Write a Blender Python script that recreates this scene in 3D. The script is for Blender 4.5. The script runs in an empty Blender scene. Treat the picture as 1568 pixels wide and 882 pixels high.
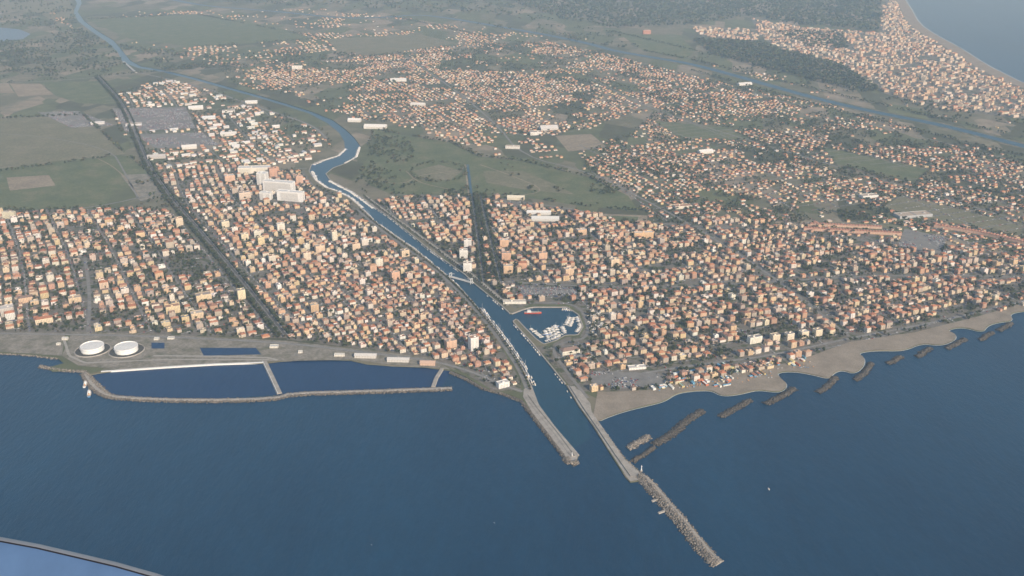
import bpy, math, random
import numpy as np
from mathutils import Vector
from mathutils.geometry import tessellate_polygon
rng=np.random.default_rng(7); random.seed(7)
H=1000.0; F=1500.0; PITCH=math.radians(22.0)
cp,sp=math.cos(PITCH),math.sin(PITCH)
LZ=2.0
def P(px,py,z=LZ):
    u=(px-784)/F; v=(441-py)/F
    dy=cp+v*sp; dz=-sp+v*cp
    t=(H-z)/(-dz)
    return (u*t,dy*t)
def PP(l): return [P(a,b) for a,b in l]
sc=bpy.context.scene
# ------------------------------------------------------------------ materials
def mat(name):
    m=bpy.data.materials.new(name); m.use_nodes=True
    nt=m.node_tree; b=nt.nodes['Principled BSDF']
    b.inputs['Roughness'].default_value=0.9
    b.inputs['Specular IOR Level'].default_value=0.2
    return m,nt,b
def N(nt,t,**k):
    n=nt.nodes.new(t)
    for a,v in k.items():
        if a in n.inputs.keys(): n.inputs[a].default_value=v
        else: setattr(n,a,v)
    return n
def noise(nt,scale,detail=4,rough=0.6,vec=None):
    n=nt.nodes.new('ShaderNodeTexNoise'); n.inputs['Scale'].default_value=scale
    n.inputs['Detail'].default_value=detail; n.inputs['Roughness'].default_value=rough
    if vec is None:
        g=nt.nodes.new('ShaderNodeNewGeometry'); vec=g.outputs['Position']
    nt.links.new(vec,n.inputs['Vector']); return n
def ramp(nt,fac,stops,interp='LINEAR'):
    r=nt.nodes.new('ShaderNodeValToRGB'); r.color_ramp.interpolation=interp
    e=r.color_ramp.elements
    while len(e)<len(stops): e.new(0.5)
    for i,(p,c) in enumerate(stops):
        e[i].position=p; e[i].color=(c[0],c[1],c[2],1) if not isinstance(c,(int,float)) else (c,c,c,1)
    nt.links.new(fac,r.inputs['Fac']); return r
def mix(nt,a,b,fac,mode='MIX'):
    m=nt.nodes.new('ShaderNodeMix'); m.data_type='RGBA'; m.blend_type=mode
    for s,v in (('A',a),('B',b)):
        i=[x for x in m.inputs if x.name==s and x.type=='RGBA'][0]
        if hasattr(v,'links'): nt.links.new(v,i)
        else: i.default_value=(v[0],v[1],v[2],1)
    if hasattr(fac,'links'): nt.links.new(fac,m.inputs[0])
    else: m.inputs[0].default_value=fac
    return [o for o in m.outputs if o.type=='RGBA'][0]
def math_(nt,op,a,b=None):
    m=nt.nodes.new('ShaderNodeMath'); m.operation=op
    for i,v in enumerate((a,b)):
        if v is None: continue
        if hasattr(v,'links'): nt.links.new(v,m.inputs[i])
        else: m.inputs[i].default_value=v
    return m.outputs[0]
def noise_mat(name,scale,stops,scale2=None,amt=0.35,rough=0.9):
    m,nt,b=mat(name)
    n=noise(nt,scale,6,0.65); r=ramp(nt,n.outputs['Fac'],stops)
    col=r.outputs['Color']
    if scale2:
        n2=noise(nt,scale2,4,0.6); r2=ramp(nt,n2.outputs['Fac'],[(0.3,0.6),(0.7,1.25)])
        col=mix(nt,col,r2.outputs['Color'],amt*2 if amt<0.5 else 1,'MULTIPLY')
    nt.links.new(col,b.inputs['Base Color']); b.inputs['Roughness'].default_value=rough
    return m
# land: patchwork of fields
M_land,nt,b=mat('land_fields')
g=N(nt,'ShaderNodeNewGeometry')
mp=N(nt,'ShaderNodeMapping'); mp.inputs['Rotation'].default_value=(0,0,0.45); mp.inputs['Scale'].default_value=(1/150,1/330,1)
nt.links.new(g.outputs['Position'],mp.inputs['Vector'])
v=N(nt,'ShaderNodeTexVoronoi'); v.distance='CHEBYCHEV'; v.inputs['Scale'].default_value=1.0; v.inputs['Randomness'].default_value=0.75
nt.links.new(mp.outputs[0],v.inputs['Vector'])
sx=N(nt,'ShaderNodeSeparateColor'); nt.links.new(v.outputs['Color'],sx.inputs[0])
r=ramp(nt,sx.outputs[0],[(0,(.095,.095,.055)),(0.2,(.125,.135,.070)),(0.42,(.18,.165,.11)),(0.6,(.135,.145,.075)),(0.72,(.20,.18,.125)),(0.86,(.28,.235,.175))],'CONSTANT')
n=noise(nt,0.012,6,0.7); r2=ramp(nt,n.outputs['Fac'],[(0.3,0.65),(0.7,1.2)])
c=mix(nt,r.outputs[0],r2.outputs[0],0.9,'MULTIPLY')
n=noise(nt,0.004,5,0.6); r3=ramp(nt,n.outputs['Fac'],[(0.45,0.0),(0.6,1.0)])
c=mix(nt,c,(.095,.105,.058),math_(nt,'MULTIPLY',r3.outputs[0],0.5))
nt.links.new(c,b.inputs['Base Color'])
M_town=noise_mat('town_ground',0.03,[(0.30,(.065,.075,.04)),(0.43,(.09,.10,.055)),(0.49,(.18,.165,.135)),(0.6,(.17,.155,.135)),(0.7,(.27,.23,.19))],0.2)
M_sub=noise_mat('suburb_ground',0.022,[(0.30,(.075,.083,.045)),(0.46,(.11,.115,.065)),(0.56,(.16,.145,.10)),(0.7,(.24,.205,.16))],0.12)
M_grass=noise_mat('park_grass',0.012,[(0.3,(.095,.115,.056)),(0.5,(.125,.142,.070)),(0.7,(.18,.17,.10))],0.15)
M_grass2=noise_mat('field_dry_grass',0.010,[(0.3,(.15,.15,.09)),(0.5,(.18,.17,.105)),(0.7,(.225,.20,.14))],0.1)
M_soil=noise_mat('field_soil',0.012,[(0.3,(.22,.18,.13)),(0.7,(.32,.27,.195))],0.1)
M_sand=noise_mat('beach_sand',0.02,[(0.3,(.21,.18,.14)),(0.5,(.27,.23,.18)),(0.7,(.32,.275,.22))],0.3,0.2)
M_ind=noise_mat('yard_gravel',0.03,[(0.3,(.12,.125,.08)),(0.45,(.20,.185,.145)),(0.6,(.28,.255,.215)),(0.7,(.17,.17,.155))],0.2)
M_asph=noise_mat('asphalt',0.05,[(0.3,(.085,.083,.08)),(0.7,(.15,.145,.135))],0.6,0.2)
M_asphL=noise_mat('worn_asphalt',0.05,[(0.3,(.17,.165,.155)),(0.7,(.25,.24,.22))],0.6,0.2)
M_pave=noise_mat('pavement_stone',0.2,[(0.3,(.28,.265,.24)),(0.7,(.38,.36,.32))])
M_conc=noise_mat('quay_concrete',0.06,[(0.3,(.27,.25,.22)),(0.7,(.42,.39,.35))],0.5,0.25)
M_rock=noise_mat('rock',0.25,[(0.3,(.06,.052,.043)),(0.5,(.10,.09,.072)),(0.7,(.16,.14,.115))],1.0,0.3)
M_mark=noise_mat('road_paint',1.0,[(0.3,(.6,.6,.58)),(0.7,(.75,.75,.72))])
M_foam=noise_mat('foam',0.3,[(0.3,(.25,.3,.33)),(0.7,(.5,.52,.52))])
# water
def water(name,c1,c2,bump,cn=.6,rg=.28,spec=.5):
    m,nt,b=mat(name)
    g=N(nt,'ShaderNodeNewGeometry')
    mp=N(nt,'ShaderNodeMapping'); mp.inputs['Rotation'].default_value=(0,0,0.5); mp.inputs['Scale'].default_value=(1,0.35,1)
    nt.links.new(g.outputs['Position'],mp.inputs['Vector'])
    n=noise(nt,0.0022,6,0.62,mp.outputs[0]); r=ramp(nt,n.outputs['Fac'],[(0.35,c1),(0.65,c2)])
    n3=noise(nt,0.05,5,0.75,mp.outputs[0]); r3=ramp(nt,n3.outputs['Fac'],[(0.35,0.84),(0.65,1.17)])
    nt.links.new(mix(nt,r.outputs[0],r3.outputs[0],cn,'MULTIPLY'),b.inputs['Base Color'])
    b.inputs['Roughness'].default_value=rg; b.inputs['IOR'].default_value=1.33; b.inputs['Specular IOR Level'].default_value=spec
    n2=noise(nt,0.09,7,0.7,mp.outputs[0])
    bp=N(nt,'ShaderNodeBump'); bp.inputs['Strength'].default_value=1.0; bp.inputs['Distance'].default_value=bump
    nt.links.new(n2.outputs['Fac'],bp.inputs['Height']); nt.links.new(bp.outputs[0],b.inputs['Normal'])
    return m
M_sea=water('sea_water',(.0035,.030,.070),(.0065,.045,.095),1.7,.6,.28,.38)
M_basin=water('basin_water',(.005,.030,.088),(.008,.037,.098),0.6,.6,.28,.4)
M_river=water('river_water',(.035,.08,.12),(.05,.10,.14),0.3,.6,.45,.25)
M_canal=water('canal_water',(.008,.045,.080),(.012,.055,.095),0.3,.6,.3,.4)
# attribute coloured materials
def attr_mat(name,rough=0.85,windows=False,nscale=0.4,namt=0.5):
    m,nt,b=mat(name)
    a=N(nt,'ShaderNodeAttribute'); a.attribute_name='Col'
    n=noise(nt,nscale,5,0.65); r=ramp(nt,n.outputs['Fac'],[(0.3,0.75),(0.7,1.15)])
    c=mix(nt,a.outputs['Color'],r.outputs[0],namt,'MULTIPLY')
    if windows:
        uv=N(nt,'ShaderNodeUVMap'); s=N(nt,'ShaderNodeSeparateXYZ'); nt.links.new(uv.outputs[0],s.inputs[0])
        fu=math_(nt,'FRACT',math_(nt,'DIVIDE',s.outputs[0],3.6)); fv=math_(nt,'FRACT',math_(nt,'DIVIDE',s.outputs[1],3.1))
        w=math_(nt,'MULTIPLY',math_(nt,'MULTIPLY',math_(nt,'GREATER_THAN',fu,0.33),math_(nt,'LESS_THAN',fu,0.64)),
           math_(nt,'MULTIPLY',math_(nt,'GREATER_THAN',fv,0.30),math_(nt,'LESS_THAN',fv,0.76)))
        wc=ramp(nt,noise(nt,0.3,2).outputs['Fac'],[(0.4,(.07,.075,.08)),(0.6,(.16,.12,.08))],'CONSTANT')
        c=mix(nt,c,wc.outputs[0],w)
    nt.links.new(c,b.inputs['Base Color']); b.inputs['Roughness'].default_value=rough
    return m
M_wall=attr_mat('plaster_wall',0.85,True)
M_roof=attr_mat('roof_tiles',0.85,False,0.5,0.7)
M_plain=attr_mat('plain_paint',0.7,False,0.3,0.3)
M_leaf=attr_mat('foliage',0.8,False,0.5,0.6)
M_gloss=attr_mat('boat_paint',0.35,False,0.3,0.1)
# ------------------------------------------------------------------ mesh helpers
def link(o): sc.collection.objects.link(o); return o
def poly(name,pts,z,m,skirt=None):
    vs=[Vector((x,y,0)) for x,y in pts]
    tri=tessellate_polygon([vs])
    V=[(x,y,z) for x,y in pts]; Fs=[tuple(t) for t in tri]
    n=len(pts)
    if skirt is not None:
        V+=[(x,y,skirt) for x,y in pts]
        Fs+=[(i,(i+1)%n,n+(i+1)%n,n+i) for i in range(n)]
    me=bpy.data.meshes.new(name); me.from_pydata(V,[],Fs); me.materials.append(m)
    import bmesh
    bm=bmesh.new(); bm.from_mesh(me)
    for f in bm.faces:
        if abs(f.normal.z)>0.5 and f.normal.z<0: f.normal_flip()
    bm.to_mesh(me); bm.free()
    return link(bpy.data.objects.new(name,me))
def smooth(pts,k=2):
    for _ in range(k):
        q=[pts[0]]
        for a,b in zip(pts[:-1],pts[1:]):
            q.append((a[0]*.75+b[0]*.25,a[1]*.75+b[1]*.25)); q.append((a[0]*.25+b[0]*.75,a[1]*.25+b[1]*.75))
        q.append(pts[-1]); pts=q
    return pts
def offs(pts,d):
    out=[]
    for i,p in enumerate(pts):
        a=pts[max(i-1,0)]; b=pts[min(i+1,len(pts)-1)]
        dx,dy=b[0]-a[0],b[1]-a[1]; l=math.hypot(dx,dy) or 1
        out.append((p[0]-dy/l*d,p[1]+dx/l*d))
    return out
def strip(name,pts,w,z,m,base=None,slope=0.0,off=0.0):
    l=offs(pts,off+w/2); r=offs(pts,off-w/2); n=len(pts)
    V=[(a,b,z) for a,b in l]+[(a,b,z) for a,b in r]
    Fs=[(i,n+i,n+i+1,i+1) for i in range(n-1)]
    if base is not None:
        l2=offs(pts,off+w/2+slope); r2=offs(pts,off-w/2-slope)
        V+=[(a,b,base) for a,b in l2]+[(a,b,base) for a,b in r2]
        Fs+=[(2*n+i,i,i+1,2*n+i+1) for i in range(n-1)]+[(n+i,3*n+i,3*n+i+1,n+i+1) for i in range(n-1)]
        Fs+=[(0,2*n,3*n,n),(n-1,2*n-1,4*n-1,3*n-1)]
    me=bpy.data.meshes.new(name); me.from_pydata(V,[],Fs); me.materials.append(m)
    return link(bpy.data.objects.new(name,me))
def resample(pts,step):
    a=np.array(pts,float); d=np.hypot(*np.diff(a,axis=0).T); s=np.r_[0,np.cumsum(d)]
    n=max(2,int(s[-1]/step)+1); t=np.linspace(0,s[-1],n)
    return np.c_[np.interp(t,s,a[:,0]),np.interp(t,s,a[:,1])]
def inside(poly_,x,y):
    x=np.asarray(x,float); y=np.asarray(y,float); r=np.zeros(x.shape,bool)
    p=poly_; j=len(p)-1
    for i in range(len(p)):
        xi,yi=p[i]; xj,yj=p[j]
        if yi!=yj:
            c=((yi>y)!=(yj>y))&(x<(xj-xi)*(y-yi)/(yj-yi)+xi); r^=c
        j=i
    return r
def dist(pl,x,y):
    x=np.asarray(x,float); y=np.asarray(y,float); d=np.full(x.shape,1e9)
    for a,b in zip(pl[:-1],pl[1:]):
        vx,vy=b[0]-a[0],b[1]-a[1]; L=vx*vx+vy*vy+1e-9
        t=np.clip(((x-a[0])*vx+(y-a[1])*vy)/L,0,1)
        d=np.minimum(d,np.hypot(x-a[0]-t*vx,y-a[1]-t*vy))
    return d
_lat=np.random.default_rng(3).random((8,256,256))
def vn(x,y,s,seed=0):
    x=np.asarray(x,float)/s+100; y=np.asarray(y,float)/s+100
    xi=np.floor(x).astype(int); yi=np.floor(y).astype(int); fx=x-xi; fy=y-yi
    fx=fx*fx*(3-2*fx); fy=fy*fy*(3-2*fy); L=_lat[seed%8]
    g=lambda a,b:L[a%256,b%256]
    return (g(xi,yi)*(1-fx)+g(xi+1,yi)*fx)*(1-fy)+(g(xi,yi+1)*(1-fx)+g(xi+1,yi+1)*fx)*fy
# ------------------------------------------------------------------ coast and water
Lbank=[(886,697),(850,655),(824,620),(813,590),(799,562),(776,528),(753,497),(729,468),(707,443),(691,428),(661,403),(632,380),(600,358),(572,338),(552,318),(535,303),(515,293),(497,287),(482,276),(473,262),(477,252),(495,244),(515,238),(528,228),(527,216),(519,203),(502,189),(474,174),(437,162),(397,150),(347,136),(297,122),(248,110),(211,104),(188,95),(180,80),(165,65),(140,48),(120,33),(112,18),(118,5),(105,-15),(60,-50),(-100,-80)]
Rbank=[(-60,-86),(90,-55),(121,-15),(125,5),(119,18),(129,32),(149,47),(174,62),(188,78),(199,92),(215,101),(250,107),(300,119),(350,133),(400,147),(440,159),(478,171),(510,184),(529,198),(542,210),(553,225),(548,240),(530,250),(510,257),(499,266),(505,275),(520,283),(540,293),(558,305),(575,318),(600,335),(625,355),(655,380),(690,405),(712,420),(724,432),(746,450),(766,466),(782,481),(800,474),(815,470),(868,470),(886,482),(893,500),(885,513),(866,513),(850,522),(832,527),(820,518),(803,501),(791,488),(785,492),(800,509),(815,525),(832,546),(850,568),(866,588),(886,622),(908,652),(928,684),(958,731),(965,738),(985,735),(980,722),(955,700),(930,665),(908,638)]
Lcoast=[(-900,505),(-300,525),(0,540),(50,543),(88,548),(98,556),(72,563),(80,568),(125,567),(132,575),(152,571),(185,567),(255,562),(330,558),(405,556),(430,553),(480,550),(535,551),(560,557),(600,560),(650,562),(690,567),(712,576),(735,590),(755,600),(780,604),(800,612),(815,633),(864,697),(869,707),(882,708)]
Rcoast=[(908,638),(916,645),(930,638),(960,628),(990,621),(1018,614),(1035,602),(1060,598),(1090,597),(1104,606),(1130,604),(1160,596),(1185,600),(1200,598),(1206,588),(1196,580),(1188,570),(1215,568),(1245,573),(1270,580),(1277,570),(1290,566),(1308,572),(1322,562),(1325,548),(1312,540),(1340,536),(1385,537),(1410,525),(1440,529),(1462,521),(1465,512),(1448,505),(1475,500),(1505,509),(1512,498),(1530,493),(1552,491),(1545,480),(1568,476),(1640,468),(1760,450),(2000,420),(2300,330)]
Ocoast=[(2100,230),(1850,185),(1650,150),(1568,128),(1540,114),(1510,99),(1470,73),(1430,52),(1407,36),(1396,15),(1386,0),(1376,-20),(1360,-60),(1320,-100)]
Lpoly=PP(Lcoast+Lbank)+PP([(-1500,-100),(-3000,0)])
Rpts=Rbank+smooth(Rcoast,2)+Ocoast
Rpoly=PP(Rpts)+PP([(1250,-130),(600,-135),(-200,-130)])
poly('ground_land',Lpoly,LZ,M_land,-1.0)
poly('ground_land',Rpoly,LZ,M_land,-1.0)
def rectxy(x0,y0,x1,y1): return [(x0,y0),(x1,y0),(x1,y1),(x0,y1)]
poly('sea',rectxy(-70000,-3000,70000,90000),0.0,M_sea)
wlines=[PP(Lbank),PP(Rbank),PP(Lcoast),PP(Rcoast),PP(Ocoast)]
def on_land(x,y,margin=0):
    r=inside(Lpoly,x,y)|inside(Rpoly,x,y)
    if margin:
        for l in wlines: r&=dist(l,x,y)>margin
    return r
cw=PP([(870,690),(824,617),(813,588),(799,560),(776,526),(753,495),(729,466),(707,441),(691,426),(661,401),(632,378),(600,356),(572,336),(552,316),(535,301),(515,291),(497,285),(470,276),(462,262),(470,248),(495,240),(510,234),(518,226),(514,212),(490,194),(430,170),(340,142),(240,114),(180,100),(100,30),(90,0),(150,0),(160,30),(230,92),(350,126),(478,166),(545,190),(562,225),(550,246),(520,258),(512,268),(540,286),(575,312),(625,350),(690,400),(724,426),(766,461),(800,466),(900,466),(905,520),(835,535),(860,575),(895,625),(905,670)])
poly('canal_water',cw,0.12,M_canal)
bz=PP([(130,566),(280,556),(430,550),(560,552),(692,566),(676,590),(560,598),(440,602),(300,611),(170,606),(150,590)])
poly('basin_water',bz,0.15,M_basin)
def river(name,pts,w,z=2.45,m=M_river,bank=True):
    p=smooth(PP(pts),2)
    if bank: strip(name+'_bank',p,w*1.7+12,z-0.15,M_sub)
    strip(name,p,w,z,m); return p
RG=river('river',[(1750,268),(1650,245),(1568,224),(1500,206),(1430,189),(1350,174),(1270,156),(1200,137),(1130,117),(1060,98),(1000,88),(940,78),(900,66),(830,52),(760,40),(690,28),(640,22),(590,27),(520,28),(450,20),(380,14),(300,8),(200,-15)],55)
poly('lake_water',PP([(-60,42),(0,42),(30,45),(47,52),(35,60),(0,64),(-60,66)]),2.4,M_basin)
ditch=river('drainage_channel',[(716,252),(719,275),(722,300)],9,2.45,M_river,False)
poly('pool_water',PP([(306,533),(392,533),(400,543),(312,545)]),2.6,M_basin)
poly('pool_water',PP([(232,525),(252,525),(252,534),(232,534)]),2.6,M_basin)
# ------------------------------------------------------------------ fields / zones
def fld(name,pts,m,z=2.2): return poly(name,PP(pts),z,m)
FN=[('field',[(-60,180),(128,178),(192,236),(-60,262)],M_grass2),
('field',[(-60,264),(195,238),(236,270),(175,292),(160,318),(-60,322)],M_grass),
('field_soil',[(10,272),(75,268),(85,284),(15,292)],M_soil),
('field_soil',[(15,128),(62,128),(82,145),(28,148)],M_soil),
('field_soil',[(-40,128),(12,127),(22,142),(-40,145)],M_soil),
('field',[(64,126),(160,124),(186,160),(120,158),(84,146)],M_grass),
('field',[(130,30),(300,22),(420,40),(480,60),(300,72),(200,60)],M_grass),
('park_lawn',[(568,195),(612,206),(690,218),(735,240),(800,247),(905,272),(962,300),(978,324),(880,314),(790,300),(728,298),(600,298),(565,283),(548,262),(565,240),(575,215)],M_grass),
('field_soil',[(850,208),(905,205),(930,226),(870,232)],M_soil),
('field',[(945,50),(1040,55),(1065,78),(1050,90),(985,78)],M_grass),
('field',[(500,60),(640,52),(700,66),(600,82),(520,80)],M_grass2),
('field',[(1380,300),(1568,345),(1568,362),(1440,338),(1350,318)],M_grass2),
('field',[(1000,185),(1110,195),(1150,215),(1040,210)],M_grass),
('field',[(1260,225),(1420,260),(1400,280),(1280,250)],M_grass),
('field',[(1280,340),(1380,345),(1360,352),(1290,350)],M_grass2),
('industrial_yard',[(110,508),(240,512),(440,522),(660,548),(690,566),(600,559),(545,551),(430,553),(330,557),(180,566),(120,560),(95,545)],M_ind),
('industrial_yard',[(185,268),(235,266),(258,300),(215,308)],M_ind),
('industrial_yard',[(-500,500),(100,510),(95,545),(50,542),(0,539),(-300,524)],M_ind),
('wasteland',[(95,40),(60,20),(0,15),(-80,20),(-80,-10),(100,-12),(114,18)],M_grass2),
('park_clearing',[(740,262),(800,262),(850,282),(880,298),(800,290),(745,280)],M_grass2),
('park_clearing',[(632,262),(672,252),(708,262),(690,276),(650,276)],M_grass2),
]
Z_sub=[[(880,222),(960,210),(1100,226),(1300,246),(1480,286),(1700,340),(1700,420),(1568,398),(1400,366),(1230,345),(1100,332),(1000,342),(965,300),(905,268)],
[(330,100),(400,92),(470,90),(560,86),(680,70),(840,64),(920,80),(1050,112),(1010,165),(890,200),(830,210),(720,205),(600,190),(540,185),(470,162),(420,148),(360,130)],
[(920,85),(1100,125),(1300,168),(1568,245),(1700,285),(1700,345),(1480,286),(1300,246),(1100,226),(960,210),(1010,165)],
[(160,150),(250,120),(310,132),(430,172),(500,200),(510,225),(465,250),(400,255),(250,265),(190,215)]]
Z_town=[[(-500,335),(-60,325),(60,322),(215,318),(262,325),(440,518),(100,510),(-500,500)],
[(240,268),(340,250),(465,262),(480,282),(535,308),(600,365),(690,435),(730,482),(770,535),(798,585),(798,600),(755,598),(712,572),(660,548),(440,520)],
[(560,310),(640,297),(715,300),(790,305),(880,322),(1000,343),(1100,333),(1230,346),(1400,367),(1568,399),(1750,425),(1750,448),(1568,466),(1500,486),(1400,508),(1300,526),(1240,546),(1180,565),(1080,585),(985,598),(905,600),(878,598),(856,571),(838,549),(820,529),(840,530),(868,516),(888,516),(897,500),(889,479),(870,466),(815,466),(790,472),(770,463),(748,446),(692,402),(626,350)]]
Z_ost=[[(1150,28),(1210,40),(1300,48),(1345,50),(1352,10),(1372,-10),(1385,10),(1404,45),(1460,78),(1568,138),(1700,172),(1700,205),(1568,182),(1430,166),(1350,142),(1290,100),(1200,78),(1160,52)],[(1058,42),(1150,45),(1165,58),(1150,64),(1075,56)]]
for i,z in enumerate(Z_town): poly('town_ground',PP(z),2.14+0.012*i,M_town)
for z in Z_ost: poly('town_ground',PP(z),2.2,M_town)
for i,(n_,p_,m_) in enumerate(FN): fld(n_,p_,m_,2.22+0.01*i)
sandp=PP(smooth(Rcoast[:40],2)+[(1700,455),(1568,464),(1500,484),(1400,509),(1300,524),(1240,546),(1180,562),(1090,574),(1040,585),(1000,597),(940,600),(915,600)])
poly('beach_sand',sandp,2.5,M_sand)
strip('surf',resample(smooth(PP(Rcoast[:40]),2),8).tolist(),4,0.3,M_foam)
os_=smooth(PP(Ocoast),1); strip('beach_sand',os_,90,2.55,M_sand,None,0,45)
strip('surf',os_,10,0.4,M_foam,None,0,-6)
poly('jetty_deck',PP([(801,608),(815,632),(864,696),(869,707),(882,707),(885,697),(850,656),(824,621),(813,592),(802,596)]),2.62,M_conc)
poly('jetty_deck',PP([(868,590),(887,622),(909,652),(929,684),(959,730),(965,737),(984,734),(979,723),(954,701),(929,666),(907,638),(904,618),(888,598)]),2.62,M_conc)
# ------------------------------------------------------------------ occupancy raster
X0,Y0,CS=-5000.,1200.,3.0; NX,NY=3700,3800
occ=np.zeros((NX,NY),np.uint8)
def mark(x,y,val=1):
    i=((np.asarray(x)-X0)/CS).astype(int); j=((np.asarray(y)-Y0)/CS).astype(int)
    k=(i>=0)&(i<NX)&(j>=0)&(j<NY); occ[i[k],j[k]]=np.maximum(occ[i[k],j[k]],val)
def get(x,y):
    i=((np.asarray(x)-X0)/CS).astype(int); j=((np.asarray(y)-Y0)/CS).astype(int)
    k=(i>=0)&(i<NX)&(j>=0)&(j<NY); r=np.zeros(len(i),np.uint8); r[k]=occ[i[k],j[k]]; return r
def mark_line(pl,w,val=1):
    q=resample(pl,2.0)
    d=np.gradient(q,axis=0); l=np.hypot(d[:,0],d[:,1])+1e-9
    for o in np.arange(-w/2,w/2+.1,1.5): mark(q[:,0]-d[:,1]/l*o,q[:,1]+d[:,0]/l*o,val)
def mark_rect(cx,cy,w,d,a,val=2):
    u=np.arange(-w/2,w/2+1.4,1.4); v=np.arange(-d/2,d/2+1.4,1.4)
    U,V_=np.meshgrid(u,v); c,s=math.cos(a),math.sin(a)
    mark((cx+U*c-V_*s).ravel(),(cy+U*s+V_*c).ravel(),val)
def rect_free(cx,cy,w,d,a):
    u=np.arange(-w/2,w/2+2.4,2.4); v=np.arange(-d/2,d/2+2.4,2.4)
    U,V_=np.meshgrid(u,v); c,s=math.cos(a),math.sin(a)
    return not get((cx+U*c-V_*s).ravel(),(cy+U*s+V_*c).ravel()).any()
def mark_poly(pts,val=1):
    a=np.array(pts); x0,y0=a.min(0); x1,y1=a.max(0)
    X,Y=np.meshgrid(np.arange(x0,x1,CS),np.arange(y0,y1,CS)); k=inside(pts,X,Y); mark(X[k],Y[k],val)
# roads --------------------------------------------------------------
def road(pts,w,m=None,marks=False,pave=False,z=2.46):
    p=resample(smooth(PP(pts),2),15).tolist(); m=m or M_asph
    strip('road',p,w,z,m)
    if pave:
        for s in (-1,1): strip('pavement',p,2.5,z+0.13,M_pave,z-0.1,0,s*(w/2+1.3))
    if marks: strip('road_marking',p,0.3,z+0.01,M_mark)
    mark_line(p,w+5,1); return p
ave1=road([(150,118),(190,160),(215,225),(232,262),(262,305),(300,348),(340,395),(385,450),(436,515)],14,M_asph,True,True)
ave2a=road([(722,300),(728,340),(734,385),(740,432)],9,M_asphL,True,True)
ave2b=road([(735,300),(745,345),(757,395),(766,432)],9,M_asphL,True,True)
quayL=road([(548,322),(572,343),(600,364),(632,387),(660,408),(688,432),(703,447),(726,472),(750,501),(773,532),(795,566),(808,598)],9,M_asphL,False,False)
quayR=road([(560,300),(588,322),(628,350),(660,374),(695,400),(727,424),(760,452),(778,468)],9,M_pave)
road([(820,464),(874,464),(894,478),(901,500),(897,519),(872,522),(842,533),(868,570),(900,610)],8,M_asphL)
road([(-400,512),(-60,510),(100,512),(240,515),(440,525),(560,540),(660,552),(720,568),(770,590),(800,600)],10,M_asphL,True)
road([(905,590),(990,570),(1090,556),(1180,545),(1300,518),(1400,500),(1500,478),(1568,460),(1700,440)],10,M_asphL,True)
road([(215,112),(300,130),(360,152),(420,172),(480,192),(500,212)],12,M_asphL,True)
road([(0,128),(100,123),(200,113),(330,105),(480,95)],11,M_asphL,True)
road([(620,85),(700,140),(760,190),(800,240),(900,262),(985,305),(1060,345),(1180,420),(1300,515)],9,M_asphL)
road([(905,120),(1000,170),(1180,225),(1400,290),(1568,340)],9,M_asphL)
road([(780,432),(850,436),(930,440),(1050,440),(1200,430),(1400,420),(1568,425)],10,M_asphL)
road([(600,298),(720,303),(860,316),(1000,345),(1230,352),(1568,410)],9,M_asphL)
road([(0,322),(120,322),(230,300),(330,262),(470,258)],9,M_asphL)
road([(0,205),(60,208),(170,228),(190,262),(212,305)],6,M_asphL)
road([(140,238),(180,258),(215,300)],5,M_soil)
road([(130,395),(138,450),(135,508)],9,M_asphL)
road([(560,275),(620,283),(640,268),(700,262),(716,254)],5,M_soil)
road([(622,262),(640,280),(690,290),(730,300),(800,300),(835,292),(800,275),(735,252)],5,M_soil)
road([(712,252),(715,275),(718,300)],6,M_soil)
road([(1568,250),(1420,212),(1250,170),(1090,125),(960,95)],8,M_asphL)
for n_,p_ in [('car_park',[(172,166),(284,164),(300,196),(192,202)]),('car_park',[(58,172),(120,170),(175,192),(110,196)]),('car_park',[(1385,350),(1450,364),(1440,388),(1374,378)]),
   ('car_park',[(205,206),(310,203),(335,222),(240,228)]),('car_park',[(905,568),(960,570),(1010,572),(1020,590),(940,596),(905,585)]),('car_park',[(790,440),(880,440),(885,452),(800,455)])]:
    q=PP(p_); poly(n_,q,2.53,M_asphL); mark_poly(q,3)
for l,w in ((PP(Lbank),26),(PP(Rbank),26),(PP(Lcoast),24),(PP(Rcoast[2:]),30)): mark_line(l,w,1)
mark_line(RG,110,1)
mark_line(smooth(PP(Ocoast),1),180,1)
mark_poly(PP(FN[7][1]),4)
for f in FN[:7]+FN[8:15]: mark_poly(PP(f[1]),4)
mark_poly(PP(FN[15][1]),1)
mark_poly(cw,1)
# ------------------------------------------------------------------ buildings
class Bld:
    def __init__(s): s.v=[];s.f=[];s.c=[];s.u=[];s.m=[]
    def quad(s,a,b,c,d,col,m,uv=None):
        n=len(s.v); s.v+=[a,b,c,d]; s.f.append((n,n+1,n+2,n+3)); s.c.append(col); s.m.append(m)
        s.u+=uv or [(0,0)]*4
    def tri(s,a,b,c,col,m):
        n=len(s.v); s.v+=[a,b,c]; s.f.append((n,n+1,n+2)); s.c.append(col); s.m.append(m); s.u+=[(0,0)]*3
    def make(s,name):
        me=bpy.data.meshes.new(name); me.from_pydata(s.v,[],s.f)
        for m in (M_wall,M_roof,M_plain): me.materials.append(m)
        me.polygons.foreach_set('material_index',s.m)
        at=me.attributes.new('Col','FLOAT_COLOR','FACE'); c=np.ones((len(s.f),4),np.float32); c[:,:3]=np.array(s.c)
        at.data.foreach_set('color',c.ravel())
        uv=me.uv_layers.new(name='UVMap'); uv.data.foreach_set('uv',np.array(s.u,np.float32).ravel())
        return link(bpy.data.objects.new(name,me))
def cr(cx,cy,a):
    c,s=math.cos(a),math.sin(a); return lambda x,y,z:(cx+x*c-y*s,cy+x*s+y*c,z)
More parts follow.
